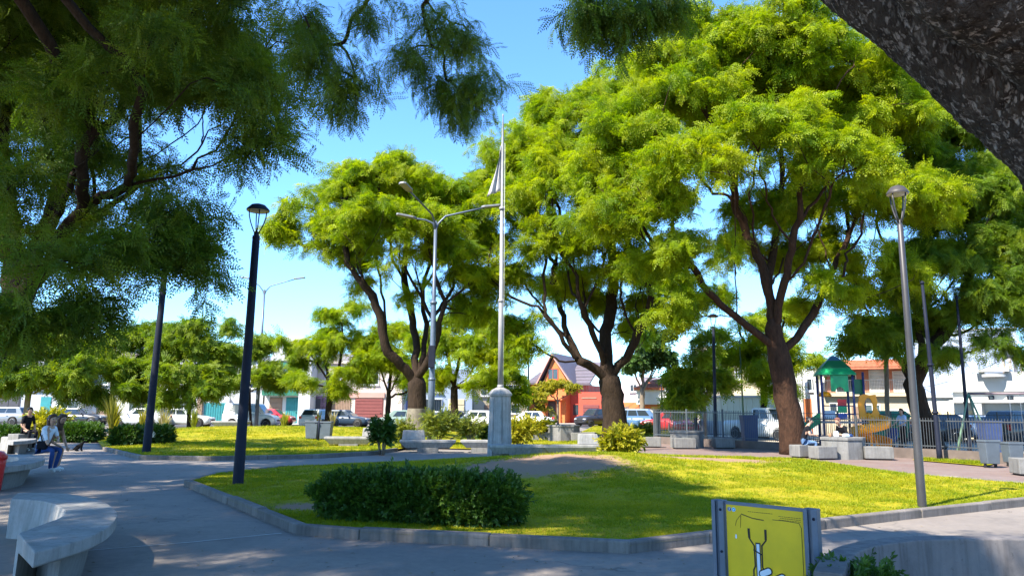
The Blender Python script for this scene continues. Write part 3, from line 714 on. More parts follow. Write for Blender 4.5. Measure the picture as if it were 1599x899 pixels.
# ------------------------------------------------------------------ the tree right of the camera, whose limb crosses the corner
def near_tree():
    base = Vector((5.6, 2.6, 0)); rng = np.random.default_rng(66)
    root = thing('shade_tree', 'massive dark scaly limb of an overhanging tree crossing the corner above the lamp', 'tree', base)
    def limb(pts, rads, name, seed, sides=72, seg=46):
        P0 = [Vector(p) for p in pts]; path = []; rr = []
        for a in range(len(P0)-1):
            p0 = P0[max(a-1,0)]; p1 = P0[a]; p2 = P0[a+1]; p3 = P0[min(a+2,len(P0)-1)]
            for s in range(seg):
                t = s/seg; path.append(.5*((2*p1)+(p2-p0)*t+(2*p0-5*p1+4*p2-p3)*t*t+(3*p1-p0-3*p2+p3)*t**3)); rr.append(rads[a]*(1-t)+rads[a+1]*t)
        mb = MB(); mb.tube([p - base for p in path], rr, sides)
        V = np.array(mb.v); n = sides
        for k in range(len(path)):
            c = np.array(path[k] - base); ring = V[k*n:(k+1)*n]
            for j in range(n):
                d = ring[j] - c; q = Vector(ring[j] + seed)
                h = noise.noise(q*1.7)*.10 + noise.noise(q*6)*.045 + (1-2*abs(noise.noise(Vector((q.x*11, q.y*11, q.z*11)))))*.035
                h += .050*noise.noise(Vector((q.x*23, q.y*23, q.z*23)))
                ring[j] = c + d*(1+h)
            V[k*n:(k+1)*n] = ring
        mb.v = [tuple(v) for v in V]
        return mb.build(name, BARK['near'], root)
    A = P(1760,470,4.3); 
    limb([base, base + Vector((-.1,.3,1.2)), P(1860,440,4.4), P(1685,215,4.2), P(1505,78,4.25), P(1315,-48,4.5), P(1050,-240,5.0), P(800,-480,5.4)], [.62,.55,.46,.36,.29,.21,.18,.15], 'trunk', 3)
    limb([P(1860,440,4.4), P(1760,165,3.9), P(1620,10,3.6), P(1460,-95,3.5), P(1300,-300,3.4), P(1150,-700,3.2)], [.40,.36,.33,.30,.24,.18], 'limb', 9)
    # smaller limbs, twigs and crown
    nodes = [tuple(P(1290,-60,4.5))]; par = [-1]
    add_poly(nodes, par, [P(1050,-240,5.0), P(800,-480,5.4), Vector((-2,5,8.5)), Vector((-4.5,4.5,9.5))], 0, rng, 4, .03)
    j = len(nodes)-1
    add_poly(nodes, par, [P(760,-260,7), P(700,-80,8), P(660,10,8.6), P(690,80,8.8)], 6, rng, 4, .03)
    add_poly(nodes, par, [P(640,-180,7.5), P(590,-30,8.2), P(560,20,8.4), P(530,70,8.5)], 7, rng, 4, .03)
    add_poly(nodes, par, [Vector((-1.5,2,9)), Vector((-4,.5,10)), Vector((-7,-1,10.5))], j-6, rng, 4, .05)
    add_poly(nodes, par, [P(1000,-200,6.2), P(985,-60,6.8), P(985,10,7)], 3, rng, 4, .03)
    add_poly(nodes, par, [Vector((1,-1,8.5)), Vector((-1,-4,10)), Vector((-3,-6,11))], 8, rng, 4, .05)
    lobes = lobes_px([(500,75,8.4,34),(545,115,8.4,26),(530,150,8.5,13),(600,25,8.6,42),(665,30,8.8,48),(720,55,8.8,36),(690,110,8.8,34),(715,158,8.8,15),(640,90,8.7,26),(470,15,8.4,40),(750,120,8.7,12),
                      (905,12,6.8,12),(950,8,6.8,16),(1000,2,6.9,24),(1045,0,6.9,18),(965,42,7,8)])
    lobes += [((-2.5,3.0,9.6),(3.2,1.7,1.1)), ((-6.0,3.2,10.0),(3.0,2.2,1.1)), ((-8.5,1.5,10.2),(2.6,2.6,1.1)), ((-5,-.5,10.2),(3.0,2.6,1.2)), ((-1.2,.6,9.6),(2.6,2.4,1.1)),  # unseen overhead lobes, placed to shade the foreground
              ((-4.5,-3.5,10.6),(3.2,2.4,1.2)), ((1.5,-2.5,9.5),(2.5,2.2,1.1)), ((.8,3.4,8.8),(2.0,1.4,.9)), ((-10,-1.5,10.4),(2.4,2.4,1.0)),((2.2,2.0,8.8),(1.8,1.8,.9)), ((-8.5,5.0,9.5),(2.6,2.2,1.2)), ((-11.5,3.5,9.8),(2.6,2.2,1.2)), ((-1.0,-.4,9.4),(2.4,1.2,.9)), ((-11.8,1.8,9.6),(2.0,1.6,1.0)), ((-10.5,4.2,9.6),(1.8,1.4,.9))]
    cl = []
    for c, r3 in lobes:
        r3 = np.array(r3); k = max(4, int(5.5*(r3[0]*r3[1]*r3[2])**(2/3)/.40))
        if r3[0] > 1.3: k = int(k*1.2)
        d = rng.normal(size=(k,3)); d /= np.linalg.norm(d,axis=1)[:,None]
        cl.append(np.array(c) + d*(rng.uniform(.1,1,k)**.45)[:,None]*r3)
    cl = np.concatenate(cl); nz = vn3(cl, .75, 3); cl = cl[(nz > -.2) | (cl[:, 2] < 7.6)]; cnt0 = len(nodes)
    NA = np.zeros((cnt0+len(cl)*3,3)); NA[:cnt0] = nodes; cnt = cnt0
    for c in cl:
        ds = np.linalg.norm(c-NA[:cnt],axis=1); i = int(np.argmin(ds)); D = ds[i]
        prev = i; a = NA[i]
        for s in range(1,4):
            t = s/3; q = a*(1-t)+c*t + np.array([0,0,.12*D*math.sin(3.14*t)]) + (rng.normal(0,.03*D,3) if s < 3 else 0)
            NA[cnt] = q; par.append(prev); prev = cnt; cnt += 1
    w = np.ones(cnt)*.3
    for i in range(cnt-1,0,-1): w[par[i]] += w[i]
    rad = .16*(w/w[0])**.5
    branch_mesh([tuple(p) for p in NA[:cnt]-np.array(base)], par, rad, None, .004, 8).build('branch', BARK['dark'], root)
    pos, rot, scl = [], [], []
    for c in cl:
        big = c[2] > 7.6; k = int((15 if big else 13)*rng.uniform(.6,1.4)); cr = (.42 if big else .26)*rng.uniform(.7,1.3)
        d = rng.normal(size=(k,3)); d /= np.linalg.norm(d,axis=1)[:,None]
        pos.append(c + d*(rng.uniform(.1,1,k)**.5)[:,None]*np.array([cr,cr,cr*.8])); yaw = rng.uniform(0,6.28,k)
        rot.append(np.stack([rng.normal(0,.5,k), rng.uniform(0,1.2,k), yaw],1)); scl.append(rng.uniform(.6,.95,k)*(1.35 if big else .72))
    scatter('crown', 'near', np.concatenate(pos), np.concatenate(rot), np.concatenate(scl), root, base)
near_tree()

# ------------------------------------------------------------------ street trees and smaller ones
def small_tree(label, px, d, fork_py, lobes, r, leaf='street', bark='pale', seed=1, name='street_tree', spread=None, dens=1.55, per=22, clump=.5, ls=1.1, group=None, lean=0):
    b = ground_at(px, d); f = P(px + lean, fork_py, d)
    lb = lobes_px([(q[0], q[1], q[2], q[3]*1.12) for q in lobes])
    rg = random.Random(seed); limbs = []
    for c, rr in lb[:4]:
        c = Vector(c); m = f.lerp(c, .5) + Vector((rg.uniform(-.2,.2), rg.uniform(-.2,.2), -.25*(c-f).length*.3))
        limbs.append((f, [tuple(m), tuple(c)]))
    return tree(name, label, b, [tuple(b.lerp(f, .5) + Vector((rg.uniform(-.08,.08), 0, 0))), tuple(f)], limbs, lb, r, leaf, bark, seed, dens=dens, per=per, clump=clump, lscale=ls, twig_min=.012, sides=8, group=group, gap=.32, gap_s=.9, expo=.56)
g = 'young trees along the far street'
small_tree('pale-trunked street tree behind the man in black', 42, 47, 615, [(35,555,47,36),(85,545,47,36),(10,590,47,28),(110,585,47,32),(60,520,47.5,30),(-20,540,48,40),(70,600,46.5,26),(-10,610,46,24)], .17, seed=101, group=g, lean=3)
small_tree('slim street tree in front of the balcony with dark railing', 176, 52, 590, [(195,535,52,28),(160,575,52,32),(215,585,51,32),(130,560,52,30),(190,610,50,26),(240,570,52,26),(245,530,52,22),(150,625,51,20),(120,610,51,24),(235,615,51,20)], .12, seed=102, group=g)
small_tree('leafy street tree above the pale grass clumps, behind the second dark lamp', 297, 50, 608, [(300,545,50,32),(275,590,49,28),(325,585,50,28),(300,520,50,22),(345,560,51,24),(260,555,50,24),(330,610,49,18),(270,625,49,18),(350,600,50,18)], .14, bark='dark', seed=103, group=g)
small_tree('thin street tree beside the white van and the far twin lamp', 394, 58, 610, [(385,560,58,26),(415,590,57,26),(365,600,58,26),(375,515,58,20),(410,540,58,16),(440,600,58,16)], .10, seed=104, bark='dark', group=g, lean=-4, dens=.9)
small_tree('yellowing tree with crooked dark trunk in front of the beige garage building', 512, 57, 600, [(490,560,57,32),(535,545,57,34),(500,500,57,32),(560,575,56,30),(470,600,56,24),(545,490,57.5,26),(585,545,57,28),(455,545,57,22),(525,610,56,20)], .24, bark='dark', seed=105, group=g, leaf='tipa', ls=1.35, dens=.75, lean=5)
small_tree('dark forked tree between the maroon garage and the limewashed trunk', 607, 58, 620, [(590,565,58,26),(630,570,58,26),(610,530,58,26),(650,600,58,20),(575,600,58,16)], .20, bark='dark', seed=106, group=g, leaf='tipa', ls=1.35)
small_tree('drooping yellow-green tree behind the tall twin lamp and the flagpole', 709, 52, 605, [(700,545,52,34),(745,560,51,36),(725,505,52,36),(785,585,51,28),(690,590,52,24),(755,610,50,26),(800,540,52,24),(660,540,52,22),(765,520,52,30),(800,620,51,16)], .26, bark='dark', seed=107, group=g, leaf='tipa', ls=1.3, dens=1.1)
small_tree('dense deep green round tree with several stems behind the dark forked tree', 1003, 66, 612, [(1010,545,66,30),(985,575,66,24),(1030,565,66,24),(1040,530,66,22),(995,520,67,22),(1050,590,66,12)], .22, leaf='deep', bark='pale', seed=108, name='round_tree', ls=1.3, dens=1.5, per=30)
small_tree('small golden ball-shaped tree in front of the red house', 871, 76, 625, [(871,606,76,17),(852,610,76,12),(891,609,76,12)], .12, leaf='gold', bark='pale', seed=109, name='ball_tree', ls=1.0, dens=2.2, per=34, clump=.42)
small_tree('small golden bush-like tree beside the red house, next to the thin dark post', 835, 74, 640, [(838,625,74,12),(828,612,74,12),(845,640,74,9)], .10, leaf='gold', bark='dark', seed=110, name='ball_tree', ls=1.0, dens=2.0, per=30, clump=.4)
small_tree('slender young tree in front of the cream panel wall, by the slim dark lamps', 1101, 41, 640, [(1100,570,41,26),(1085,600,41,24),(1125,598,41,22),(1105,540,41,16),(1070,625,41,12)], .09, seed=111, name='young_tree', dens=.9, ls=1.1)
small_tree('lush yellow-green tree behind the thick reddish trunk', 1192, 44, 590, [(1165,520,44,36),(1200,555,44,34),(1135,470,44,26),(1225,500,45,36),(1180,590,43,24),(1150,560,44,22),(1260,570,44,26),(1215,610,43,16)], .2, bark='dark', seed=112, name='young_tree', leaf='tipa', dens=1.0, ls=1.25)
small_tree('narrow tree with a straight pale trunk beside the balcony with blinds', 1384, 36, 560, [(1375,515,36,24),(1350,535,36,20),(1400,520,36,20),(1380,480,36,20)], .11, seed=113, name='young_tree', dens=.7, ls=1.1)

# ------------------------------------------------------------------ hedges and shrubs
def hedge(label, c, L, W, H, rz, key='box', n=3000, seed=1, ls=1.0, z0=0.0, rnd=.25, group=None):
    rng = np.random.default_rng(seed); root = thing('hedge', label, 'hedge', (c[0], c[1], z0), rz, group)
    u = rng.uniform(-1, 1, (n*3, 3))
    q = (np.abs(u)**4).sum(1)**.25; u = u[(q < 1.0)][:n]; q = (np.abs(u)**4).sum(1)**.25
    keep = rng.uniform(0, 1, len(u)) < np.clip(.22 + q**3, 0, 1); u = u[keep]
    wob = 1 + .09*np.array([noise.noise(Vector((a*3+seed, b*2, cc*2))) for a, b, cc in u])
    pos = u*np.array([L/2, W/2, H/2])*wob[:, None]; pos[:, 2] += H/2 + .03
    pos[:, 2] += (u[:, 2] > .6)*rng.exponential(.025, len(u))*ls
    yaw = np.arctan2(u[:, 1], u[:, 0]*.4) + rng.normal(0, .7, len(u))
    pit = -(.4 + .7*u[:, 2]) + rng.normal(0, .45, len(u))
    scatter('foliage', key, pos, np.stack([rng.normal(0, .6, len(u)), pit, yaw], 1), rng.uniform(.7, 1.25, len(u))*ls, root)
    mb = MB(); rg = random.Random(seed)
    for k in range(max(4, int(L*6))):
        x = rg.uniform(-L*.42, L*.42); y = rg.uniform(-W*.3, W*.3)
        mb.tube([(x, y, -.03), (x+rg.uniform(-.05,.05), y, H*.4), (x+rg.uniform(-.15,.15), y+rg.uniform(-.1,.1), H*.85)], [.014,.010,.004], 5)
    mb.build('stems', BARK['dark'], root)['kind'] = 'stuff'; return root
a = G(490, 822); b2 = G(812, 838); mid = (a+b2)/2
hedge('long dark green clipped box hedge along the front kerb of the main lawn', (mid.x, mid.y+.36), (b2-a).length*1.0, .72, .50, math.atan2(b2.y-a.y, b2.x-a.x), n=11000, seed=2, z0=.08, ls=1.15)
c = G(122, 690); hedge('clipped box hedge beside the black dog', c, 1.9, 1.2, .62, 0, 'box2', 2200, 3, 1.0)
c = G(60, 690); hedge('shorter light-topped box hedge right behind the seated women', (c.x+.9, c.y+1.5), 1.5, 1.1, .62, 0, 'box2', 1600, 4, 1.0)
c = G(196, 699); hedge('dark round box bush at the lawn corner next to the second dark lamp', c, 1.0, .9, .56, 0, 'box2', 1500, 5, .9, z0=.1)
c = G(240, 697); hedge('dark box bush with a scrap of white paper, beyond the second dark lamp', c, 1.3, 1.0, .58, 0, 'box2', 1800, 6, .9, z0=.1)
c = G(8, 690); hedge('box hedge at the far left behind the upper curved bench', c, 1.5, 1.0, .5, 0, 'box2', 1500, 7, 1.0)
c = ground_at(1326, 4.55); hedge('low green shrub between the yellow sign and the curved wall', (c.x, c.y), .48, .45, .60, 0, 'box', 1700, 8, .8)
def shrub(label, px, py, wpx, hpx, key='privet', n=420, seed=1, ls=1.0, z0=.05, stem=7, name='shrub', cat='shrub'):
    g0 = G(px, py, z0); d = g0.y; W = wpx*m_px(d); H = hpx*m_px(d); rng = np.random.default_rng(seed)
    root = thing(name, label, cat, g0); mb = MB(); pos = []; rot = []
    tips = []
    for k in range(stem*3):
        a = rng.uniform(0, 6.28); t = rng.uniform(.2, 1)**.6; tip = np.array([math.cos(a)*W/2*t, math.sin(a)*W/2*t, H*rng.uniform(.55, .98)*(1-.25*t)])
        b0 = np.array([math.cos(a)*.08, math.sin(a)*.08, -.05]); m = b0*.5 + tip*.5 + np.array([0, 0, H*.12]) - np.array([tip[0], tip[1], 0])*.15
        pp = [(1-s)**2*b0 + 2*s*(1-s)*m + s*s*tip for s in (0, .25, .5, .75, 1)]; mb.tube(pp, [.016,.012,.009,.006,.003], 5); tips.append((b0, m, tip, a))
    for i in range(n):
        b0, m, tip, a = tips[i % len(tips)]; s = rng.uniform(.32, 1.0)**.8
        p = (1-s)**2*b0 + 2*s*(1-s)*m + s*s*tip + rng.normal(0, .10, 3)*np.array([W, W, H*.8])*.55
        p[2] = max(p[2], .08); pos.append(p); rot.append((rng.normal(0, .6), rng.normal(-.5, .6), a + rng.normal(0, 1.0)))
    mb.build('stems', BARK['pale'], root)['kind'] = 'stuff'
    scatter('foliage', key, np.array(pos), np.array(rot), rng.uniform(.7, 1.3, n)*ls, root); return root
shrub('bright yellow-green bush in front of the bench with a lit backrest', 970, 719, 52, 54, 'gold', 560, 1, .68, .15)
shrub('yellow-green bush standing right beside the flagpole pedestal', 813, 699, 40, 50, 'gold', 480, 2, .85)
shrub('low golden hedge bush beyond the pedestal, near the white sedan', 842, 686, 44, 34, 'gold', 420, 3, .9)
shrub('upright dark shrub at the kerb end left of the backrest bench', 596, 708, 30, 62, 'box2', 420, 4, 1.2)
shrub('leafy shrub just behind the left end of the backrest bench', 632, 700, 46, 48, 'privet', 420, 5, 1.1)
shrub('round shrub behind the backrest bench under the twin lamp', 683, 694, 56, 58, 'privet', 620, 6, 1.15)
shrub('round shrub above the low seat beside the pedestal', 735, 692, 42, 48, 'privet', 460, 7, 1.1)
shrub('golden shrub behind the woman in white, beside the pale trunk', 72, 684, 40, 46, 'gold', 420, 8, 1.1)
shrub('small pale shrub in front of the red house door', 868, 660, 14, 16, 'privet', 90, 9, 1.4)
shrub('dark small bush between the pedestal and the round shrub', 757, 690, 18, 26, 'box2', 200, 10, 1.3)
shrub('pale feathery shrub at the foot of the dark forked tree', 1005, 683, 30, 24, 'privet', 260, 12, 1.2)
def grass_clump(label, px, py, hpx, wpx, m, n, seed, arch=.8):
    g0 = G(px, py, .1); d = g0.y; H = hpx*m_px(d); W = wpx*m_px(d); rng = random.Random(seed)
    root = thing('ornamental_grass', label, 'grass plant', g0, group='tall grass clumps on the far lawn'); mb = MB()
    for k in range(n):
        a = rng.uniform(0, 6.28); L = H*rng.uniform(.55, 1.1); sp = W/2*rng.uniform(.15, 1.0)*arch
        dx, dy = math.cos(a), math.sin(a); w = .055*rng.uniform(.7, 1.4); sx, sy = -dy*w, dx*w
        rows = []; b0x, b0y = dx*.12*rng.random(), dy*.12*rng.random()
        for s in (0, .35, .7, 1.0):
            r = sp*s*s; z = L*(s - .22*s*s*s*(sp/(W/2+.01))); t = 1 - s*.92
            rows.append([(b0x+dx*r-sx*t, b0y+dy*r-sy*t, z-.03), (b0x+dx*r+sx*t, b0y+dy*r+sy*t, z-.03)])
        mb.loft(rows, 0, True, False, False)
    o = mb.build('leaves', m, root); o['kind'] = 'stuff'; return root
gy = leaf_mat('grass_clump_yellow', (.20,.19,.03), (.30,.27,.04), (.36,.30,.05), .4, .5)
gg = leaf_mat('grass_clump_green', (.14,.18,.02), (.20,.24,.03), (.32,.30,.03), .4, .5)
gp = leaf_mat('grass_clump_pale', (.28,.25,.16), (.38,.33,.22), (.42,.36,.22), .4, .5)
grass_clump('tallest spiky grass clump with arching pale blades, beside the black hedge corner', 174, 682, 66, 54, gy, 130, 1)
grass_clump('spiky yellow grass clump in front of the silver car', 221, 677, 38, 26, gy, 90, 2, .6)
grass_clump('bleached straw-coloured grass clump beyond the second dark lamp', 254, 677, 40, 40, gp, 110, 3)
grass_clump('green tufted grass clump right of the bleached one', 302, 673, 36, 26, gg, 90, 4, .7)
grass_clump('bright green grass clump beside the white van', 443, 674, 32, 26, gg, 100, 5, .8)
grass_clump('small yellow grass clump over the twin litter bins', 497, 668, 28, 16, gy, 60, 6, .6)
grass_clump('dry grass clump just right of the twin litter bins', 519, 670, 30, 24, gp, 80, 7, .8)

# ------------------------------------------------------------------ short grass on the lawns
def tuft(seed):
    rg = random.Random(seed); V = []; F = []
    for k in range(7):
        a = rg.uniform(0, 6.28); r = rg.uniform(0, .05); h = rg.uniform(.014, .036); w = .0045; le = rg.uniform(.01, .045)
        x, y = math.cos(a)*r, math.sin(a)*r; b = rg.uniform(0, 6.28); i = len(V)
        V += [(x-w*math.sin(b), y+w*math.cos(b), -.005), (x+w*math.sin(b), y-w*math.cos(b), -.005), (x+le*math.cos(b), y+le*math.sin(b), h)]; F.append((i, i+1, i+2))
    me = bpy.data.meshes.new('tuft'); me.from_pydata(V, [], F); me.materials.append(LEAF['grass']); return bpy.data.objects.new('tuft', me)
_SRC['tuft'] = [tuft(i) for i in range(3)]
def grass_on(lawn, n, label, seed, ymax, bare=(), ls=1.0):
    rng = np.random.default_rng(seed); P_ = np.array(lawn.poly)
    ys0 = P_[:, 1].min(); xs = rng.uniform(P_[:, 0].min(), P_[:, 0].max(), n*9)
    inv = rng.uniform(1/min(ymax, P_[:, 1].max()), 1/ys0, n*9); ys = 1/inv
    k = inside(lawn.poly, xs, ys) & (edge_dist(lawn.poly, xs, ys) > .17) & (np.abs(xs) < ys*.78 + 1)
    for cx, cy, rx, ry in bare:
        rr = np.hypot((xs-cx)/rx, (ys-cy)/ry) + vnoise(xs, ys, 3.0, 5)*.25; k &= (rr > rng.uniform(.55, 1.1, len(xs)))
    k &= rng.uniform(size=len(xs)) < np.clip(.62 + 1.3*vnoise(xs, ys, 1.6, seed+20) + .9*vnoise(xs, ys, 5.0, seed+40), .12, 1)
    xs, ys = xs[k][:n], ys[k][:n]; h = lawn.height(xs, ys); m = len(xs)
    rot = np.stack([rng.normal(0, .15, m), rng.normal(0, .15, m), rng.uniform(0, 6.28, m)], 1)
    o = scatter('lawn_grass', 'tuft', np.stack([xs, ys, h], 1), rot, rng.uniform(.6, 1.3, m)*ls*np.clip(ys/14, .9, 1.6))
    tag(o, label, 'grass'); return o
grass_on(lawn1, 85000, 'short mown grass with dry patches covering the main lawn', 1, 27, [(dm.x+.8, 18.2, 2.8, 2.5), (G(490,800).x, G(490,800).y, .9, .6), (G(1090,727).x, 20.5, 2.6, .7)])
grass_on(lawn2, 24000, 'short mown grass covering the lawn beyond the path', 2, 60, ls=1.2)
grass_on(lawn3, 7000, 'short grass strip between the pedestal benches and the shaded table', 3, 60, ls=1.3)
grass_on(lawn6, 1500, 'narrow grass strip along the fence footing beside the dark post', 4, 60, ls=1.2)
grass_on(lawn5, 2500, 'short grass around the foot of the dark forked tree', 6, 80, ls=1.5)
# ------------------------------------------------------------------ lamps and poles
def plaza_lamp(label, base, H, r0=.095, m='pole_dark', lean=(0, 0), group='disc-topped plaza lamps', hood=.36):
    root = thing('street_lamp', label, 'street lamp', base, 0, group); root.rotation_euler = (lean[1], lean[0], 0)
    hh = H - .62
    MB().lathe([(r0*1.02, -.1), (r0*1.02, .0), (r0, .9), (r0*.97, .91), (r0*.82, hh*.6), (r0*.72, hh-.02), (r0*.45, hh)], 14).build('pole', M[m], root)
    MB().lathe([(r0*.55, hh-.18), (r0*.62, hh-.14), (r0*.5, hh+.04), (r0*.3, hh+.08)], 12).build('collar', M[m], root)
    for k in range(4):
        a = k*math.pi/2 + .5; pts = []
        for s in (0, .25, .5, .75, 1):
            rr = .03 + hood*.62*math.sin(s*1.57); pts.append((math.cos(a)*rr, math.sin(a)*rr, hh + .02 + s*.50))
        MB().tube(pts, .013, 6).build('arm', M[m], root)
    hm = 'pole_dark' if m == 'pole_dark' else 'hood_brown'
    hd = MB().lathe([(hood*.96, H-.10), (hood, H-.075), (hood*.93, H-.05), (hood*.6, H+.03), (hood*.2, H+.06), (.0, H+.062)], 24, cap=False).build('hood', M[hm], root)
    MB().lathe([(0.0, H-.115), (hood*.55, H-.115), (hood*.6, H-.095), (hood*.96, H-.098)], 24, cap=False).build('lens', M['lens'], hd)
    return root
plaza_lamp('dark lamp post with disc hood standing on the main lawn near the kerb', (*G(371,762)[:2], .05), 5.75, .105, lean=(R_(.5), 0), hood=.24)
plaza_lamp('second dark lamp post, at the corner of the far lawn by the box bushes', (*G(228,711)[:2], .05), 7.05, .13, lean=(R_(1.0), 0), hood=.30)
plaza_lamp('pale grey lamp post on the right part of the main lawn', (*G(1441,801)[:2], .05), 5.35, .066, 'pole_grey', hood=.18)
plaza_lamp('slim dark lamp post beside the stone seats and the fence corner', (*G(1118,697)[:2], 0), 6.0, .085, lean=(R_(.8), 0), hood=.24)
plaza_lamp('shorter-looking dark lamp post further back inside the fence', ground_at(1086, 42), 5.5, .085, hood=.24)
def plain_post(label, base, H, r, m, lean=0, name='post', collars=(1.2,), cat='post'):
    root = thing(name, label, cat, base); root.rotation_euler = (0, lean, 0)
    MB().lathe([(r*1.15, -.1), (r*1.1, .4), (r*1.0, .42), (r*.8, H*.7), (r*.6, H)], 10).build('shaft', m, root)
    for z in collars: MB().lathe([(r*1.25, z-.04), (r*1.3, z), (r*1.25, z+.04)], 10).build('collar', m, root)
    MB().lathe([(r*.9, H-.02), (r*.9, H+.03), (r*.3, H+.09)], 10).build('cap', m, root)
    return root
plain_post('dark post on the grass strip in front of the picket fence', G(1468,720), 6.0, .078, M['pole_dark'], R_(-1.0), 'light_pole', (1.6, 3.2))
plain_post('dark pole rising above the swing frame', G(1515,709), 6.2, .07, M['pole_dark'], R_(.2), 'light_pole', (2.0,))
plain_post('thin green pole in front of the cream panel wall', ground_at(1161, 43), 5.6, .06, paint('pole_green', (.10,.16,.08), .5), R_(-.6), 'light_pole', (1.0,))
plain_post('thin dark post in front of the red house, beside the golden trees', ground_at(825, 70), 6.8, .10, M['pole_dark'], 0, 'light_pole', (1.5,))
plain_post('short dark bollard-like post before the white upper wall', ground_at(1034, 60), 3.8, .09, M['pole_dark'], 0, 'light_pole', ())
def twin_lamp(label, base, H, arms, m='galv'):
    root = thing('tall_street_lamp', label, 'street lamp', base, 0, 'tall galvanised double-arm lamps')
    MB().lathe([(.155, -.1), (.15, H*.28), (.125, H*.29), (.12, H*.62), (.095, H*.63), (.075, H)], 12).build('pole', M[m], root)
    for z in (H*.285, H*.625): MB().lathe([(.165, z-.06), (.17, z), (.14, z+.07)], 12).build('collar', M[m], root)
    for (dx, dy, rise) in arms:
        L = math.hypot(dx, dy); ux, uy = dx/L, dy/L
        pts = [(0, 0, H-.5), (ux*.12, uy*.12, H-.1), (ux*.45, uy*.45, H+rise*.35), (dx*.75, dy*.75, H+rise*.8), (dx, dy, H+rise)]
        arm = MB().tube(pts, [.05,.05,.045,.04,.036], 8).build('arm', M[m], root)
        a = math.atan2(dy, dx); mb = MB()
        mb.prism([(0,-.09),(.15,-.16),(.85,-.17),(.92,-.08),(.92,.08),(.85,.17),(.15,.16),(0,.09)], -.045, .045)
        hd = mb.build('lamp_head', M['led'], arm, (dx-ux*.1, dy-uy*.1, H+rise+.02), a, .015); hd.rotation_euler[1] = -R_(8)
    return root
tl = twin_lamp('tall galvanised street lamp with three arms beside the limewashed tree', ground_at(673, 33.5), 10.2, [(-1.0,-.2,.08), (2.2,.3,.75), (-.85,-2.8,.6)])
MB().box(-.14, .14, -.30, -.12, 3.4, 4.4).build('control_box', M['pole_dark'], tl, bevel=.02)
twin_lamp('far tall street lamp with two arms behind the white van', ground_at(401, 58), 10.8, [(-1.35,.2,.9), (2.3,.2,.9)])
# ------------------------------------------------------------------ flagpole
fp = G(780, 714); fl = thing('flagpole', 'tall grey flagpole on an eight-sided concrete pedestal', 'flagpole', (*fp[:2], 0))
def ngon(n, r, ph=0, sx=1): return [(math.cos(2*math.pi*k/n+ph)*r*sx, math.sin(2*math.pi*k/n+ph)*r) for k in range(n)]
mb = MB()
for k in range(8):      # fluted faces: eight staves with recessed joints
    a0, a1 = 2*math.pi*k/8 + .22, 2*math.pi*(k+1)/8 + .18
    def c(r, a, z): return (math.cos(a)*r, math.sin(a)*r, z)
    mb.add([c(.43,a0,-.05), c(.43,a1,-.05), c(.36,a1,2.06), c(.36,a0,2.06), c(.2,a0,-.05), c(.2,a1,-.05), c(.2,a1,2.06), c(.2,a0,2.06)],
           [(0,1,2,3),(1,5,6,2),(4,0,3,7),(3,2,6,7),(0,4,5,1)])
ped = mb.build('pedestal', M['bench_conc'], fl, bevel=.012)
MB().lathe([(.30,-.04),(.335,2.05)], 8).build('pedestal_core', M['block'], ped)
MB().lathe([(.40,2.05),(.405,2.12),(.30,2.24),(.14,2.32),(.10,2.33)], 8, smooth=False).build('pedestal_cap', M['bench_conc'], fl)
MB().lathe([(.085,2.3),(.085,5.3),(.068,5.32),(.066,8.6),(.05,8.62),(.045,11.2),(.02,12.0),(.035,12.05),(.02,12.12)], 12).build('pole', M['flag_grey'], fl)
for z in (2.36, 5.3, 8.6): MB().lathe([(.10,z-.05),(.105,z),(.09,z+.06)], 12).build('collar', M['flag_grey'], fl)
MB().tube([(.11,-.05,1.8),(.10,-.06,5),(.08,-.05,11.0)], .006, 4).build('halyard', M['white'], fl)
mb = MB(); rows = []
for i in range(15):
    t = i/14; w = .06 + .50*max(0, t-.12)**1.1; row = []
    for j in range(13):
        s = j/12; row.append((-.05 - s*w, .07*math.sin(s*13 + t*2)*(.3+s), 11.0 - t*1.75 - s*(.30 - .1*t)))
    rows.append(row)
mb.loft(rows, 0, True, False, False)
fo = mb.build('flag', paint('flag_cloth', (.38,.36,.34), .9, .25, 6), None); tag(fo, 'limp greyish flag hanging folded near the flagpole top', 'flag'); fo.location = (*fp[:2], 0)
sm = fo.modifiers.new('thick', 'SOLIDIFY'); sm.thickness = .006
# ------------------------------------------------------------------ straight concrete benches
def bench(label, c, L, rz, back=None, z0=0.0, group='straight concrete benches by the pedestal'):
    root = thing('concrete_bench', label, 'bench', (c[0], c[1], z0), rz, group)
    mb = MB(); D = .52      # seat: trough-like slab, narrower below, ends cut slanting
    mb.add([(-L/2,-D/2,.46),(L/2,-D/2,.46),(L/2,D/2,.46),(-L/2,D/2,.46),(-L/2,-D/2,.38),(L/2,-D/2,.38),(L/2,D/2,.38),(-L/2,D/2,.38),
            (-L/2+.22,-D/2+.12,.16),(L/2-.22,-D/2+.12,.16),(L/2-.22,D/2-.12,.16),(-L/2+.22,D/2-.12,.16)],
           [(0,1,2,3),(4,5,1,0),(5,6,2,1),(6,7,3,2),(7,4,0,3),(8,9,5,4),(9,10,6,5),(10,11,7,6),(11,8,4,7),(11,10,9,8)])
    mb.build('seat', M['bench_conc'], root, bevel=.014)
    MB().box(-.38, .38, -.17, .17, -.05, .17).build('foot', M['block'], root, bevel=.012)
    if back is not None:
        x0, x1, yb = back
        mb = MB(); mb.prism([(x0,.462),(x1,.462),(x1-.05,.80),(x0+.03,.80)], -.08, .08, fn=lambda a, b, cc: (a, yb + cc + (b-.46)*.18, b))
        mb.build('backrest', M['bench_conc'], root, bevel=.02)
    return root
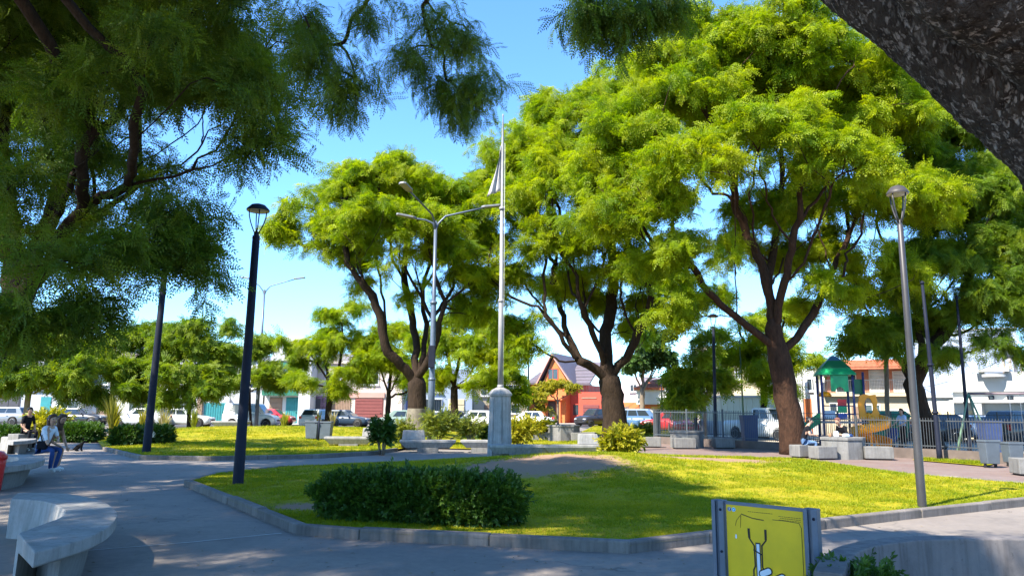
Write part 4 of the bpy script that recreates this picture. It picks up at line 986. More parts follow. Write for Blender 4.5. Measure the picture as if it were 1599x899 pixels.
bench('concrete bench with a small backrest, in front of the round shrubs', G(668,706), 2.05, R_(2), (-.98,-.12,.14))
bench('backless concrete bench just left of the flagpole pedestal', G(752,706), 1.55, R_(-2))
bench('backless concrete bench right in front of the flagpole pedestal', G(812,716), 2.1, R_(7))
bench('sunlit concrete bench with a backrest behind the bright yellow bush', G(893,716), 2.0, R_(12), (.25,.98,.12))
c = ground_at(362, 41); bench('low concrete bench on the crest of the far lawn, seen between the lamps', c, 2.0, 0, z0=lawn2.z(c.x, c.y)-.12)
c = G(545, 684, .4); bench('reddish sunlit concrete bench on the far lawn beside the twin litter bins', c, 1.9, R_(4), (.5,.95,.14), z0=lawn2.z(c.x, c.y)-.10)
# ------------------------------------------------------------------ curved concrete benches
def catmull(P0, n):
    out = []
    for a in range(len(P0)-1):
        p0 = P0[max(a-1,0)]; p1 = P0[a]; p2 = P0[a+1]; p3 = P0[min(a+2,len(P0)-1)]
        for s in range(n): t = s/n; out.append(.5*((2*p1)+(p2-p0)*t+(2*p0-5*p1+4*p2-p3)*t*t+(3*p1-p0-3*p2+p3)*t**3))
    return out + [P0[-1]]
def curved_bench(label):
    SH = .46
    outer = [G(*p, SH) for p in ((28,769),(100,770),(152,779),(181,796),(176,816),(140,837),(54,862))]
    inner = [G(*p, SH) for p in ((17,778),(62,781),(90,789),(101,799),(92,808),(70,816),(28,832))]
    org = G(150, 850); org.z = 0
    O = [p - org for p in catmull(outer, 6)]; I = [p - org for p in catmull(inner, 6)]
    root = thing('curved_bench', label, 'bench', org, 0, 'curved concrete benches')
    rings = []
    for o, i in zip(O, I):
        d = (o - i); L = d.length; d.normalize()
        def q(t, z): p = i + d*t; return (p.x, p.y, z)
        rings.append([q(0,SH), q(L,SH), q(L+.0,SH-.11), q(L-.035,SH-.125), q(.16,SH-.15), q(.10,0-.02), q(-.08,0-.02)])
    mb = MB(); mb.loft(rings, 0, False); mb.build('seat', M['bench_conc'], root, bevel=.012)
    rings = []
    for k in range(3, len(O)-4):
        o, i = O[k], I[k]; d = (o - i); L = d.length; d.normalize()
        def q(t, z): p = i + d*t; return (p.x, p.y, z)
        rings.append([q(.17,SH-.14), q(L-.26,SH-.14), q(L-.36,-.02), q(.17,-.02)])
    mb = MB(); mb.loft(rings, 0, False); mb.build('foot', M['block'], root, bevel=.01); return root
cb = curved_bench('weathered curved concrete bench with flaking inner side, the one closest to the camera')
tip = G(183, 800, .46) - cb.location
t2 = G(72, 717, .46); clone(cb, 'curved concrete bench where the woman in the white shirt sits', (t2.x - tip.x*.9, t2.y - tip.y*.9, 0), R_(-4), scale=.98)
t3 = G(54, 684, .46); clone(cb, 'upper curved concrete bench beyond the seated women, in front of the man in black', (t3.x - tip.x*.9, t3.y - tip.y*.9, 0), R_(3), scale=.98)
# curved wall at the lower right
def curved_wall():
    root = thing('curved_wall', 'curved low concrete wall with dark stains in the lower right corner', 'wall', (0, 0, 0))
    h = .72; top = [G(*p, h) for p in ((1318,895),(1330,870),(1358,854),(1420,844),(1500,841),(1600,841),(1700,843),(1800,850))]
    pts = catmull(top, 8); rings = []
    for k, p in enumerate(pts):
        t = (pts[min(k+1,len(pts)-1)] - pts[max(k-1,0)]); n = Vector((-t.y, t.x, 0)).normalized()
        rings.append([tuple(p[:2]) + (-.05,), tuple((p - n*.0)[:2]) + (h,), tuple((p + n*.16)[:2]) + (h,), tuple((p + n*.16)[:2]) + (-.05,)])
    rings = [[tuple(q) for q in r] for r in rings]
    mb = MB(); mb.loft(rings, 0, False); o = mb.build('wall', paint('stained_wall', (.21,.185,.175), .9, .25, 2.0, bmp=.6, dirt=.7, streak=.7), root, bevel=.01); return root
def _fix(p): return tuple(p)
_cw = curved_wall()
# ------------------------------------------------------------------ stone tables and block seats
def stone_table(label, c, seats, r=.62, h=.74, rz=.3, sl=None):
    root = thing('stone_table', label, 'table', c, rz, 'concrete tables of the plaza')
    mb = MB(); mb.prism([(x*1.25, y) for x, y in ngon(8, r, .39)], -.03, h-.10); mb.build('base', M['block'], root, bevel=.02)
    mb = MB(); mb.prism([(x*1.25, y) for x, y in ngon(8, r+.03, .39)], h-.10, h); mb.build('top', M['block'], root, bevel=.015)
    for k, (dx, dy, w, a) in enumerate(seats):
        s = thing('stone_stool', sl[k], 'seat', (c[0]+dx, c[1]+dy, 0), a, 'concrete block seats around the tables')
        MB().box(-w/2, w/2, -.27, .27, .05, .45).build('block', M['block'], s, bevel=.02)
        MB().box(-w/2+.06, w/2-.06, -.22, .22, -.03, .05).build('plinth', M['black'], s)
c = G(1318, 716); stone_table('concrete table where two people sit, in front of the playground slides', c, [(-.95,-.55,.75,R_(15)),(-1.35,.35,.55,R_(20)),(.95,-.45,.9,R_(-12))],
     sl=['block seat front left of the occupied table', 'block seat the woman in the dark top sits on', 'block seat at the right end of the occupied table'])
c = G(1073, 699); stone_table('empty concrete table left of the slim lamp near the fence corner', c, [(-1.5,.1,.75,R_(-8)),(-.35,-.9,.9,R_(5)),(1.5,-.3,.85,R_(5))], .6,
     sl=['block seat left of the empty table by the fence corner', 'block seat in front of the empty table by the fence corner', 'block seat right of the empty table, touching the slim lamp'])
c = G(878, 688); stone_table('empty concrete table in the shade beyond the yellow-green pedestal bush', c, [(-1.15,-.3,.8,R_(10)),(.7,-.75,.6,R_(0)),(1.35,.1,.8,R_(-15))], .75, .82,
     sl=['block seat left of the shaded table beyond the pedestal', 'pale block seat in front of the shaded table beyond the pedestal', 'block seat right of the shaded table beyond the pedestal'])
c = G(1625, 741); stone_table('concrete table cut by the right picture edge beside the litter bins', (c.x+.5, c.y, 0), [(-.95,-.3,.8,R_(-8))], sl=['block seat by the right picture edge below the litter bins'])
# ------------------------------------------------------------------ litter bins
M['bin'] = paint('bin_grey', (.085,.105,.125), .55, .15, 4); M['bin_blue'] = paint('bin_blue', (.03,.05,.13), .5, .15, 4)
def bin_(label, c, w, h, m='bin', rz=0, z0=.12, group='litter bins'):
    root = thing('litter_bin', label, 'litter bin', (c[0], c[1], 0), rz, group)
    MB().loft([[(a*w*.42, b*w*.40, z0) for a, b in ((-1,-1),(1,-1),(1,1),(-1,1))], [(a*w*.5, b*w*.46, z0+h) for a, b in ((-1,-1),(1,-1),(1,1),(-1,1))]], 0, False).build('body', M[m], root, bevel=.02)
    MB().cbox((0, 0, z0+h+.02), (w*1.06, w*.98, .07)).build('rim', M[m], root, bevel=.015)
    MB().cbox((0, 0, z0+h+.03), (w*.86, w*.78, .062)).build('opening', M['black'], root)
    for s in (-1, 1): MB().cbox((s*w*.35, 0, z0/2-.01), (.06, .06, z0+.02)).build('foot', M['black'], root)
    return root
for px, lb in ((487,'left grey litter bin of the pair on the sunlit far lawn'), (508,'right grey litter bin of the pair on the sunlit far lawn')):
    c = G(px, 690, .1); bin_(lb, c, .55, .70, z0=lawn2.z(c.x, c.y)+.04)
c = G(497, 691, .1); r = thing('bin_post', 'thin dark post holding the pair of litter bins', 'post', (c.x, c.y-.05, 0)); zz = lawn2.z(c.x, c.y)
MB().tube([(0,0,zz-.1),(0,0,zz+1.0)], .035, 8).build('shaft', M['pole_dark'], r); MB().cbox((0,0,zz+.75),(.35,.05,.05)).build('bracket', M['pole_dark'], r)
bin_('grey litter bin with swing lid at the right, before the fence', G(1547,730), .44, .64)
bin_('grey litter bin beside the block seat at the right edge', G(1583,728), .46, .56)
bin_('dark blue litter bin standing behind the grey ones at the fence', G(1549,714), .62, 1.15, 'bin_blue')
bin_('dark bin against the fence left of the white pickup', G(1171,699), .65, 1.25, 'bin_blue')
# red rounded bin cut by the left edge
c = G(-21, 768); rb = thing('red_bin', 'red rounded plastic bin cut off by the left picture edge', 'bin', c)
MB().lathe([(.20,-.02),(.22,.05),(.25,.5),(.26,.62)], 20).build('body', paint('red_plastic', (.50,.02,.02), .35, .1), rb)
MB().lathe([(.27,.60),(.27,.66),(.20,.74),(.05,.77)], 20).build('lid', paint('red_plastic', (.50,.02,.02)), rb)
# ------------------------------------------------------------------ yellow sign board
dL, dR = 5.4, 4.93
A = P(1119, 781, dL); B = P(1272, 797, dR); z_top = (A.z + B.z)/2; u = Vector((B.x-A.x, B.y-A.y, 0)); W = u.length
sg = thing('sign_board', 'yellow sign board with a fork and hand drawing between galvanised posts', 'sign', (A.x, A.y, 0), math.atan2(u.y, u.x))
M['sign_y'] = paint('sign_yellow', (.70,.45,.002), .45, .07, 5, dirt=.25)
MB().box(.075, W-.075, -.008, .008, .12, z_top-.012).build('panel', M['sign_y'], sg)
for x0 in (-.02, W-.06):
    mb = MB(); mb.prism([(0,-.045),(.028,-.045),(.028,-.022),(.052,-.022),(.052,-.045),(.085,-.030),(.085,.03),(0,.03)], -.1, z_top+.012, fn=lambda a, b, cc: (x0+a, b, cc))
    po = mb.build('post', M['galv'], sg, bevel=.003)
    for z in (z_top-.05, z_top-.33, z_top-.6): MB().lathe([(.0,0),(.010,0),(.008,.006),(.0,.007)], 8).build('bolt', M['pole_dark'], po, (x0+.066, -.039, z)).rotation_euler[0] = R_(90)
MB().box(.064, W-.060, -.014, .014, z_top-.014, z_top+.006).build('top_rail', M['galv'], sg)
# print on the panel: thin inlays 1-2 mm proud
ink = paint('sign_ink', (.012,.008,.004), .6, .1); wht = paint('sign_white', (.62,.66,.70), .5, .05); scuff = paint('sign_scuff', (.10,.07,.012), .8, .4, 20)
Wp = W - .15
def sx(t): return .075 + t*Wp
def line(pts, w, y=-.0095, m=ink, name='drawing_line'):
    mb = MB()
    for (x0, z0), (x1, z1) in zip(pts, pts[1:]):
        d = Vector((x1-x0, z1-z0)); L = d.length; d.normalize(); nx, nz = -d.y*w/2, d.x*w/2; ex, ez = d.x*w*.4, d.y*w*.4
        mb.add([(x0-ex-nx,y,z0-ez-nz),(x1+ex-nx,y,z1+ez-nz),(x1+ex+nx,y,z1+ez+nz),(x0-ex+nx,y,z0-ez+nz)], [(0,1,2,3)]); y -= .00015
    return mb.build(name, m, sg)
def Z(t): return z_top - t        # metres below the top edge
line([(sx(.30),Z(.165)),(sx(.305),Z(.225)),(sx(.365),Z(.268)),(sx(.368),Z(.40)),(sx(.345),Z(.425)),(sx(.345),Z(.75))], .010)
line([(sx(.52),Z(.160)),(sx(.52),Z(.225)),(sx(.465),Z(.262)),(sx(.462),Z(.40)),(sx(.50),Z(.43)),(sx(.50),Z(.75))], .010)
line([(sx(.3),Z(.165)),(sx(.303),Z(.215))], .016, -.0108); line([(sx(.52),Z(.160)),(sx(.52),Z(.215))], .016, -.0108)
line([(sx(.36),Z(.295)),(sx(.465),Z(.320))], .009, -.0135)
def blob(poly, m, y, name):
    mb = MB(); mb.add([(a, y, b) for a, b in poly], [tuple(range(len(poly)))]); return mb.build(name, m, sg)
def rrect(x0, x1, z0, z1): return [(x0,z0),(x1,z0),(x1,z1),(x0,z1)]
blob(rrect(sx(.382), sx(.447), Z(.80), Z(.245)), ink, -.0102, 'drawing_outline'); blob(rrect(sx(.395), sx(.434), Z(.80), Z(.254)), wht, -.0112, 'drawing_fill')
def cap(cx, cz, L, r, ang):
    out = []
    for k in range(9): a = -math.pi/2 + math.pi*k/8; out.append((L/2 + r*math.cos(a), r*math.sin(a)))
    for k in range(9): a = math.pi/2 + math.pi*k/8; out.append((-L/2 + r*math.cos(a), r*math.sin(a)))
    ca, sa = math.cos(ang), math.sin(ang); return [(cx + a*ca - b*sa, cz + a*sa + b*ca) for a, b in out]
for (tx, tz, L, an) in ((.50,.43,.05,.45), (.64,.465,.09,.5), (.57,.53,.10,.45), (.60,.60,.12,.4)):
    blob(cap(sx(tx), Z(tz), L, .026, an), ink, -.0116 - tz*.002, 'drawing_outline'); blob(cap(sx(tx), Z(tz), L, .018, an), wht, -.0122 - tz*.002, 'drawing_fill')
blob(rrect(sx(.47), sx(.70), Z(.95), Z(.50)), wht, -.0119, 'drawing_fill')
for tx, col, nm in ((.045, (.02,.03,.12), 'round_badge'), (.105, (.02,.35,.55), 'round_badge')):
    cx, cz = sx(tx), Z(.045)
    blob([(cx+.0145*math.cos(k*.3927), cz+.0145*math.sin(k*.3927)) for k in range(16)], wht, -.0100, 'badge_ring')
    blob([(cx+.013*math.cos(k*.3927), cz+.013*math.sin(k*.3927)) for k in range(16)], paint('badge%.2f' % tx, col, .5), -.0106, nm)
    if tx < .1: line([(cx+.004,cz+.007),(cx,cz+.006),(cx,cz-.009)], .0034, -.0112, wht, 'badge_mark'); line([(cx-.004,cz+.001),(cx+.004,cz+.001)], .003, -.0115, wht, 'badge_mark')
    else: blob([(cx-.007,cz+.004),(cx-.001,cz+.001),(cx+.002,cz+.005),(cx+.007,cz+.004),(cx+.004,cz-.004),(cx-.003,cz-.006),(cx-.007,cz-.004),(cx-.004,cz-.002)], wht, -.0112, 'badge_mark')
line([(sx(.21),Z(.070)),(sx(.36),Z(.090)),(sx(.50),Z(.095))], .007, -.0096, scuff, 'scuff'); line([(sx(.62),Z(.085)),(sx(.80),Z(.085)),(sx(.95),Z(.090)),(sx(.975),Z(.12)),(sx(.975),Z(.5))], .004, -.0096, scuff, 'scuff')
line([(sx(.20),Z(.075)),(sx(.14),Z(.115)),(sx(.12),Z(.15))], .003, -.0096, scuff, 'scuff'); line([(sx(.20),Z(.08)),(sx(.19),Z(.16))], .003, -.0097, scuff, 'scuff')
rt = random.Random(3)
for row, (t0, t1) in enumerate(((.30,.62), (.70,.97), (.72,.97), (.70,.97))):      # the faded small print along the top, too small to read
    zt = .048 + .011*row; tx = t0
    while tx < t1:
        w = rt.uniform(.008, .030); line([(sx(tx), Z(zt)), (sx(min(tx+w, t1)), Z(zt))], .0032, -.00965, scuff, 'small_print'); tx += w + .010
blob(cap(sx(.125), Z(.222), .016, .006, 1.55), wht, -.0098, 'paint_chip')
# ------------------------------------------------------------------ fences
def fence(label, pts, h, n_pick, m, wall_h=.0, post_every=2.6, pr=.0075, group=None):
    a0 = Vector((*pts[0][:2], 0)); root = thing('picket_fence', label, 'fence', a0, 0, group)
    tot = sum((Vector(pts[i+1][:2]) - Vector(pts[i][:2])).length for i in range(len(pts)-1))
    mbp = MB(); mbp.box(-pr, pr, -pr, pr, wall_h+.02, h); pme = mbp.mesh('picket', m)
    mbq = MB(); mbq.box(-.03, .03, -.03, .03, -.05, h+.06); qme = mbq.mesh('post', m)
    for i in range(len(pts)-1):
        a = Vector((*pts[i][:2], 0)); b = Vector((*pts[i+1][:2], 0)); d = b-a; L = d.length; ang = math.atan2(d.y, d.x); n = int(n_pick*L/tot)
        for k in range(n):
            p = a + d*((k+.5)/n); link('picket', pme, root, p-a0, ang)
        for z in (wall_h+.10, h-.10):
            MB().box(0, L, -.018, .018, z-.018, z+.018).build('rail', m, root, a-a0, ang)
        q = max(1, round(L/post_every))
        for k in range(q + (1 if i == len(pts)-2 else 0)):
            link('post', qme, root, a + d*(k/q) - a0, ang)
        if wall_h: MB().box(0, L, -.09, .09, -.05, wall_h).build('base_wall', paint('fence_footing', (.13,.10,.085), .9, .2, 3, dirt=.5), root, a-a0, ang)
    return root
f_near = [G(1022,692), G(1130,698), G(1232,704), G(1340,711), G(1470,718), G(1660,730)]
fence('dark picket fence on a low footing, left of the reddish trunk', [f_near[0], f_near[1], f_near[2]], 1.62, 78, M['iron'], .34)
fence('grey picket fence on a low footing, right of the reddish trunk', [f_near[2], f_near[3], f_near[4], f_near[5]], 1.42, 108, M['irongrey'], .36)
back0 = ground_at(1030, 45)
fence('rear picket fence along the street behind the playground', [f_near[0], back0, ground_at(1230, 42), ground_at(1480, 38), ground_at(1640, 35)], 1.6, 120, M['irongrey'])

# ------------------------------------------------------------------ playground tower
pb = ground_at(1310, 32.5); tw = thing('play_tower', 'playground tower with pointed green roof, green chute and yellow spiral slide', 'playground tower', pb, R_(-14)); tw.scale = (.85, .85, 1.0)
nav = paint('tower_post_navy', (.03,.035,.12), .4, .1); grn = paint('plastic_green', (.008,.27,.10), .4, .12); grn2 = paint('plastic_green_dark', (.01,.13,.05), .4, .1)
yel = paint('plastic_yellow', (.82,.29,.002), .35, .06); blu = paint('plastic_blue', (.02,.06,.28), .4); redp = paint('plastic_red', (.45,.02,.02), .4); pl = paint('platform_grey', (.20,.20,.22), .6)
for x, y in ((-.85,-.7),(.62,-.7),(.62,.75),(-.85,.75)): MB().tube([(x,y,-.05),(x,y,3.2)], .058, 12).build('post', nav, tw)
for x, y, h in ((1.2,-.2,3.3),(1.2,.55,2.4)): MB().tube([(x,y,-.05),(x,y,h)], .058, 12).build('post', nav, tw)
MB().box(-.95,.72,-.8,.85,1.12,1.20).build('platform', pl, tw); MB().box(.722,1.65,-.42,.65,1.121,1.201).build('platform', pl, tw)
def ring4(r, z, cx=-.11, cy=.02): return [(cx+a*r, cy+b*r, z) for a, b in ((-1,-1),(1,-1),(1,1),(-1,1))]
rf = MB().loft([ring4(.90,3.16), ring4(.90,3.20), ring4(.66,3.47), ring4(.64,3.48)], 0, False).build('roof', grn, tw, bevel=.02)
MB().loft([ring4(.70,3.45), ring4(.68,3.49), ring4(.36,3.79), ring4(.33,3.80)], 0, False).build('roof_upper_tier', grn2, rf, bevel=.02)
MB().loft([ring4(.35,3.78), ring4(.18,3.95), ring4(.04,4.02)], 0, False).build('roof_cap', paint('roof_cap_blue', (.05,.12,.22), .4), rf, bevel=.01)
def arch_panel(x0, x1, z0, z1, y, m, name='arch_panel', r=.24):
    cx = (x0+x1)/2; poly = [(x0,z0),(cx-r,z0)] + [(cx - r*math.cos(k*math.pi/8), z0 + r*math.sin(k*math.pi/8)) for k in range(1,8)] + [(cx+r,z0),(x1,z0),(x1,z1),(x0,z1)]
    MB().prism(poly, -.03, .03, fn=lambda a, b, c: (a, y-c, b)).build(name, m, tw, bevel=.008)
arch_panel(-.42,.40,2.45,3.16,-.72,grn,r=.2); MB().box(.7,1.22,-.05,.0,2.35,3.0).build('side_panel', grn2, tw, bevel=.02)
MB().lathe([(.0,2.25),(.30,2.25),(.32,2.32),(.22,2.44),(0,2.48)], 14, (-.62,-.1,0)).build('yellow_dome', yel, tw)
for k, (cc, x) in enumerate(((redp,-.15),(grn,-.15),(blu,-.15))):
    MB().box(x,x+.42,-.72,-.66,1.86-k*.30,2.14-k*.30 - .01).build('play_block', cc, tw, bevel=.01)
MB().box(-.85,-.28,-.71,-.67,1.25,1.65).build('guard_panel', paint('panel_pale', (.35,.42,.50), .5), tw, bevel=.02)
for z in (1.5, 1.85): MB().tube([(-.85,-.7,z),(.62,-.7,z)], .022, 6).build('rail', nav, tw)
# straight green chute going down to the left
rg = []
for t in np.linspace(0, 1, 9):
    x = -.95 - 1.9*t; z = 1.22 - 1.12*t + .18*max(0, t-.8)*1.5; rg.append([(x,-.42,z+.32),(x,-.37,z+.32),(x,-.34,z+.04),(x,.14,z+.04),(x,.17,z+.32),(x,.22,z+.32),(x,.20,z-.10),(x,-.40,z-.10)])
MB().loft(rg, 0, False).build('green_chute', grn, tw, bevel=.01)
# yellow spiral: an entry hood and a helical trough
ex, ey = 1.30, -.45
hood = [(-.42,1.15),(-.47,1.75),(-.40,2.12),(-.15,2.20),(.1,2.14),(.38,2.18),(.44,1.85),(.38,1.62),(.50,1.40),(.44,1.12)]
hole = [(-.12,1.30),(-.17,1.75),(-.05,1.98),(.12,2.0),(.2,1.75),(.16,1.30)]
mb = MB(); n1, n2 = len(hood), len(hole)
def ring_pts(poly, y): return [(ex+a, ey+y, b+.16) for a, b in poly]
hv = []
hole_r = []
for a, b in hood:       # project the outline on the hole so that both rings pair up
    cx, cz = .02, 1.66; ang = math.atan2(b-cz, a-cx); hole_r.append((cx + .20*math.cos(ang), cz + .38*math.sin(ang)))
F = []; V = ring_pts(hood,-.06) + ring_pts(hole_r,-.06) + ring_pts(hood,.06) + ring_pts(hole_r,.06); n = n1
for i in range(n):
    j = (i+1) % n
    F += [(i,n+i,n+j,j), (2*n+i,2*n+j,3*n+j,3*n+i), (i,j,2*n+j,2*n+i), (n+i,3*n+i,3*n+j,n+j)]
mb.add(V, F); mb.build('slide_hood', yel, tw, bevel=.02)
rg = []; cx, cy2, Rr = 1.22, -1.0, .55
for t in np.linspace(0, 1, 48):
    a = math.pi*.5 - t*math.pi*2.55; z = 1.26 - 1.10*t
    ring = []
    for (dr, dz) in ((-.34,.30),(-.30,.32),(-.26,.08),(-.10,.0),(.12,.0),(.28,.08),(.33,.34),(.37,.34),(.34,.0),(.16,-.05),(-.12,-.05),(-.32,.02)):
        r = Rr + dr; ring.append((cx + math.cos(a)*r, cy2 + math.sin(a)*r, z + dz))
    rg.append(ring)
MB().loft(rg, 0, True).build('spiral_chute', yel, tw)
MB().tube([(cx,cy2,-.05),(cx,cy2,1.3)], .06, 10).build('slide_column', yel, tw)
# swing frame
A0 = ground_at(1515, 29.5); B0 = ground_at(1690, 28.0); dv = (B0-A0); L = dv.length
sw = thing('swing_set', 'long metal swing frame with splayed green legs inside the fence', 'swing', A0, math.atan2(dv.y, dv.x))
lg = paint('swing_green', (.12,.20,.13), .5)
MB().tube([(0,0,2.35),(L,0,2.35)], .045, 10).build('top_bar', paint('swing_bar', (.16,.12,.14), .5), sw)
for x in (0, L):
    for dx, dy in ((-.75,-.7),(.75,-.7),(-.5,.8),(.55,.8)): MB().tube([(x,0,2.37),(x+dx*.9,dy,0-.05)], .035, 8).build('leg', lg, sw)
for x in (1.35, 2.4, 3.4):
    seat = MB().box(x-.05,x+.40,-.1,.1,.48,.52).build('seat', M['black'], sw, bevel=.01)
    for s in (0, .35): MB().tube([(x+s,0,.5),(x+s,0,2.35)], .008, 5).build('chain', M['galv'], seat)
# green skip in the street behind
gs = ground_at(1384, 41); gd = thing('waste_container', 'green waste container with a domed lid behind the playground fence', 'container', gs)
MB().loft([[(x*.8,y*.55,.25) for x,y in ((-1,-1),(1,-1),(1,1),(-1,1))],[(x*.95,y*.68,1.35) for x,y in ((-1,-1),(1,-1),(1,1),(-1,1))]],0,False).build('body', paint('container_green',(.01,.17,.09),.5,.15,3,dirt=.3), gd, bevel=.03)
MB().loft([[(x*1.0,y*.72,1.35) for x,y in ((-1,-1),(1,-1),(1,1),(-1,1))],[(x*.98,y*.66,1.45) for x,y in ((-1,-1),(1,-1),(1,1),(-1,1))],[(x*.9,y*.3,1.68) for x,y in ((-1,-1),(1,-1),(1,1),(-1,1))]],0,False).build('lid', grn2, gd, bevel=.03)
for x in (-.7,.7):
    for y in (-.45,.45): MB().lathe([(.11,-.03),(.12,0),(.11,.03)],12).build('wheel', M['black'], gd, (x,y,.12)).rotation_euler[0] = R_(90)

# ------------------------------------------------------------------ vehicles
PAINTS = dict(black=(.012,.013,.016), silver=(.45,.48,.52), white=(.72,.73,.73), blue=(.06,.13,.26), dblue=(.03,.05,.085), red=(.42,.015,.02), dark=(.03,.028,.03), green=(.20,.27,.25), grey=(.18,.20,.22), tealw=(.55,.60,.62))
KINDS_ = dict(   # length, width, height, belt, hood height, hood end, screen top x, rear glass top x, rear glass base x (fractions from the front)
    sedan=(4.5,1.75,1.45,.95,.90,.27,.42,.76,.88), hatch=(4.0,1.72,1.48,.97,.92,.25,.40,.88,.97), suv=(4.4,1.85,1.72,1.10,1.05,.25,.38,.90,.98), van=(4.2,1.78,1.88,1.10,1.02,.20,.34,.965,.985), pickup=(5.0,1.85,1.8,1.1,1.08,.24,.35,.58,.60))
def car(label, loc, heading, kind, col, seed=0, group='vehicles parked around the plaza', name='parked_car', cat='car'):
    L, W, H, belt, hood, hx, sx_, rx, rb = KINDS_[kind]
    root = thing(name, label, cat, loc, heading, group); m = paint('car_paint_'+col, PAINTS[col], .28, .03, 1, spec=.5, coat=.6)
    X = lambda f: L/2 - f*L
    # lower body: lofted stations from nose to tail
    st = [(0,.40,.62,.80),(.015,.30,.74,.92),(.06,.22,hood-.12,.98),(hx*.6,.20,hood-.02,1.0),(hx,.20,hood+.02,1.0),(.5,.20,belt,1.0),(rb,.20,belt,1.0),(.94 if kind=='sedan' else .985,.22,belt-.02,.98),(.99,.30,belt-.12 if kind!='van' else belt,.95),(1,.40,.72,.88)]
    if kind == 'pickup': st[-4:] = [(.60,.2,belt,1.0),(.97,.22,belt-.05,1.0),(.99,.28,belt-.06,.99),(1,.38,belt-.1,.98)]
    rings = []
    for f, z0, z1, wf in st:
        w = W/2*wf; h = z1-z0
        rings.append([(X(f),-w*.90,z0),(X(f),w*.90,z0),(X(f),w,z0+h*.25),(X(f),w*1.0,z0+h*.62),(X(f),w*.93,z1-.015),(X(f),w*.80,z1+.01),(X(f),-w*.80,z1+.01),(X(f),-w*.93,z1-.015),(X(f),-w,z0+h*.62),(X(f),-w,z0+h*.25)])
    body = MB().loft(rings, 0, True).build('body', m, root, bevel=0)
    # cabin
    wb, wt = W/2*.90, W/2*.74
    if kind in ('van',): wt = W/2*.84
    b0, b1, t0, t1 = X(hx-.01), X(rb), X(sx_), X(rx)
    def sec(x, z, w): return [(x,-w,z),(x,w,z)]
    cab = [[(b0,-wb,belt-.06),(b0,wb,belt-.06),(b1,wb,belt-.06),(b1,-wb,belt-.06)], [(t0,-wt,H-.05),(t0,wt,H-.05),(t1,wt,H-.05),(t1,-wt,H-.05)], [(t0-.10,-wt*.88,H),(t0-.10,wt*.88,H),(t1+.12,wt*.88,H),(t1+.12,-wt*.88,H)]]
    MB().loft(cab, 0, False).build('cabin', m, root, bevel=.035)
    def lerp3(p, q, t): return tuple(a+(b-a)*t for a, b in zip(p, q))
    def pane(c00, c10, c11, c01, u0, u1, v0, v1, off, name):
        def at(u, v): return Vector(lerp3(lerp3(c00, c10, u), lerp3(c01, c11, u), v)) + Vector(off)
        q = [at(u0,v0), at(u1,v0), at(u1,v1), at(u0,v1)]
        return MB().add(q, [(0,1,2,3)]).build(name, M['carglass'], root)
    fb, ft = cab[0], cab[1]
    pane(fb[0], fb[1], ft[1], ft[0], .06,.94,.16,.95,(.012,0,.008), 'windscreen')
    pane(fb[2], fb[3], ft[3], ft[2], .08,.92,.25,.92,(-.012,0,.006), 'rear_window')
    segs = {'sedan':((.20,.50),(.53,.83)), 'hatch':((.18,.50),(.53,.84)), 'suv':((.14,.42),(.45,.70),(.73,.92)), 'van':((.10,.36),(.0,.0)), 'pickup':((.18,.52),(.56,.88))}[kind]
    for s in (-1, 1):
        for u0, u1 in segs:
            if u1 > u0:
                a, b_, c_, d_ = (fb[1], fb[2], ft[2], ft[1]) if s > 0 else (fb[0], fb[3], ft[3], ft[0])
                pane(a, b_, c_, d_, u0, u1, .22, .90, (0, s*.014, .003), 'side_window')
        MB().cbox((X(hx+.08), s*(W/2+.06), belt+.03), (.10,.18,.12)).build('wing_mirror', m, root, bevel=.02)
        for f in (.46, .68):
            MB().cbox((X(f), s*(W/2+.004), belt-.14), (.16,.03,.03)).build('door_handle', M['black'] if kind=='van' else m, root)
        for f in (.17, .80):
            # the wheel arch liner, tyre and rim
            MB().lathe([(.0,-.02),(.40,-.02),(.40,.0),(.385,.012),(.0,.012)], 22).build('wheel_arch', M['black'], root, (X(f), s*(W/2-.012), .36)).rotation_euler[0] = R_(-90*s)
            ty = MB().lathe([(.20,-.10),(.30,-.10),(.325,-.07),(.325,.07),(.30,.10),(.20,.10)], 22).build('wheel', M['black'], root, (X(f), s*(W/2-.075), .325)); ty.rotation_euler[0] = R_(-90*s)
            mb = MB(); mb.lathe([(.0,.085),(.06,.10),(.07,.075),(.19,.085),(.215,.108),(.22,.09)], 18); mb.build('rim', M['rim'], ty)
        MB().cbox((X(.022), s*W*.34, .70), (.10,.34,.13)).build('headlight', M['head_lamp'], root, bevel=.02)
        MB().cbox((X(.988), s*W*.40, .86), (.10,.22,.20 if kind in('sedan','hatch') else .34)).build('tail_light', M['red_lamp'], root, bevel=.02)
    MB().cbox((X(.0), 0, .46), (.10,W*.80,.20)).build('front_bumper', m, root, bevel=.04); MB().cbox((X(.0)+.045, 0, .58), (.03,W*.48,.12)).build('grille', M['black'], root, bevel=.01)
    MB().cbox((X(1.0), 0, .50), (.10,W*.84,.22)).build('rear_bumper', m if kind!='van' else M['black'], root, bevel=.04); MB().cbox((X(1.0)-.055, 0, .66), (.015,.42,.13)).build('number_plate', M['white'], root)
    return root
def at(px, d): return ground_at(px, d)
car('black sedan parked behind the clipped box hedge', at(124,62), R_(0), 'sedan', 'black')
car('silver hatchback parked behind the spiky grass clumps', at(222,58.5), R_(178), 'hatch', 'silver')
car('pale grey-green sedan parked behind the bleached grass clump', at(288,60), R_(2), 'sedan', 'tealw')
car('silver-blue car partly hidden behind the far-left hedge', at(8,60), R_(180), 'hatch', 'grey')
car('white delivery van parked beyond the far lawn', at(394,60), R_(0), 'van', 'white', cat='van', name='parked_van')
car('red car mostly hidden behind the nose of the white van', at(425,68), R_(0), 'hatch', 'red')
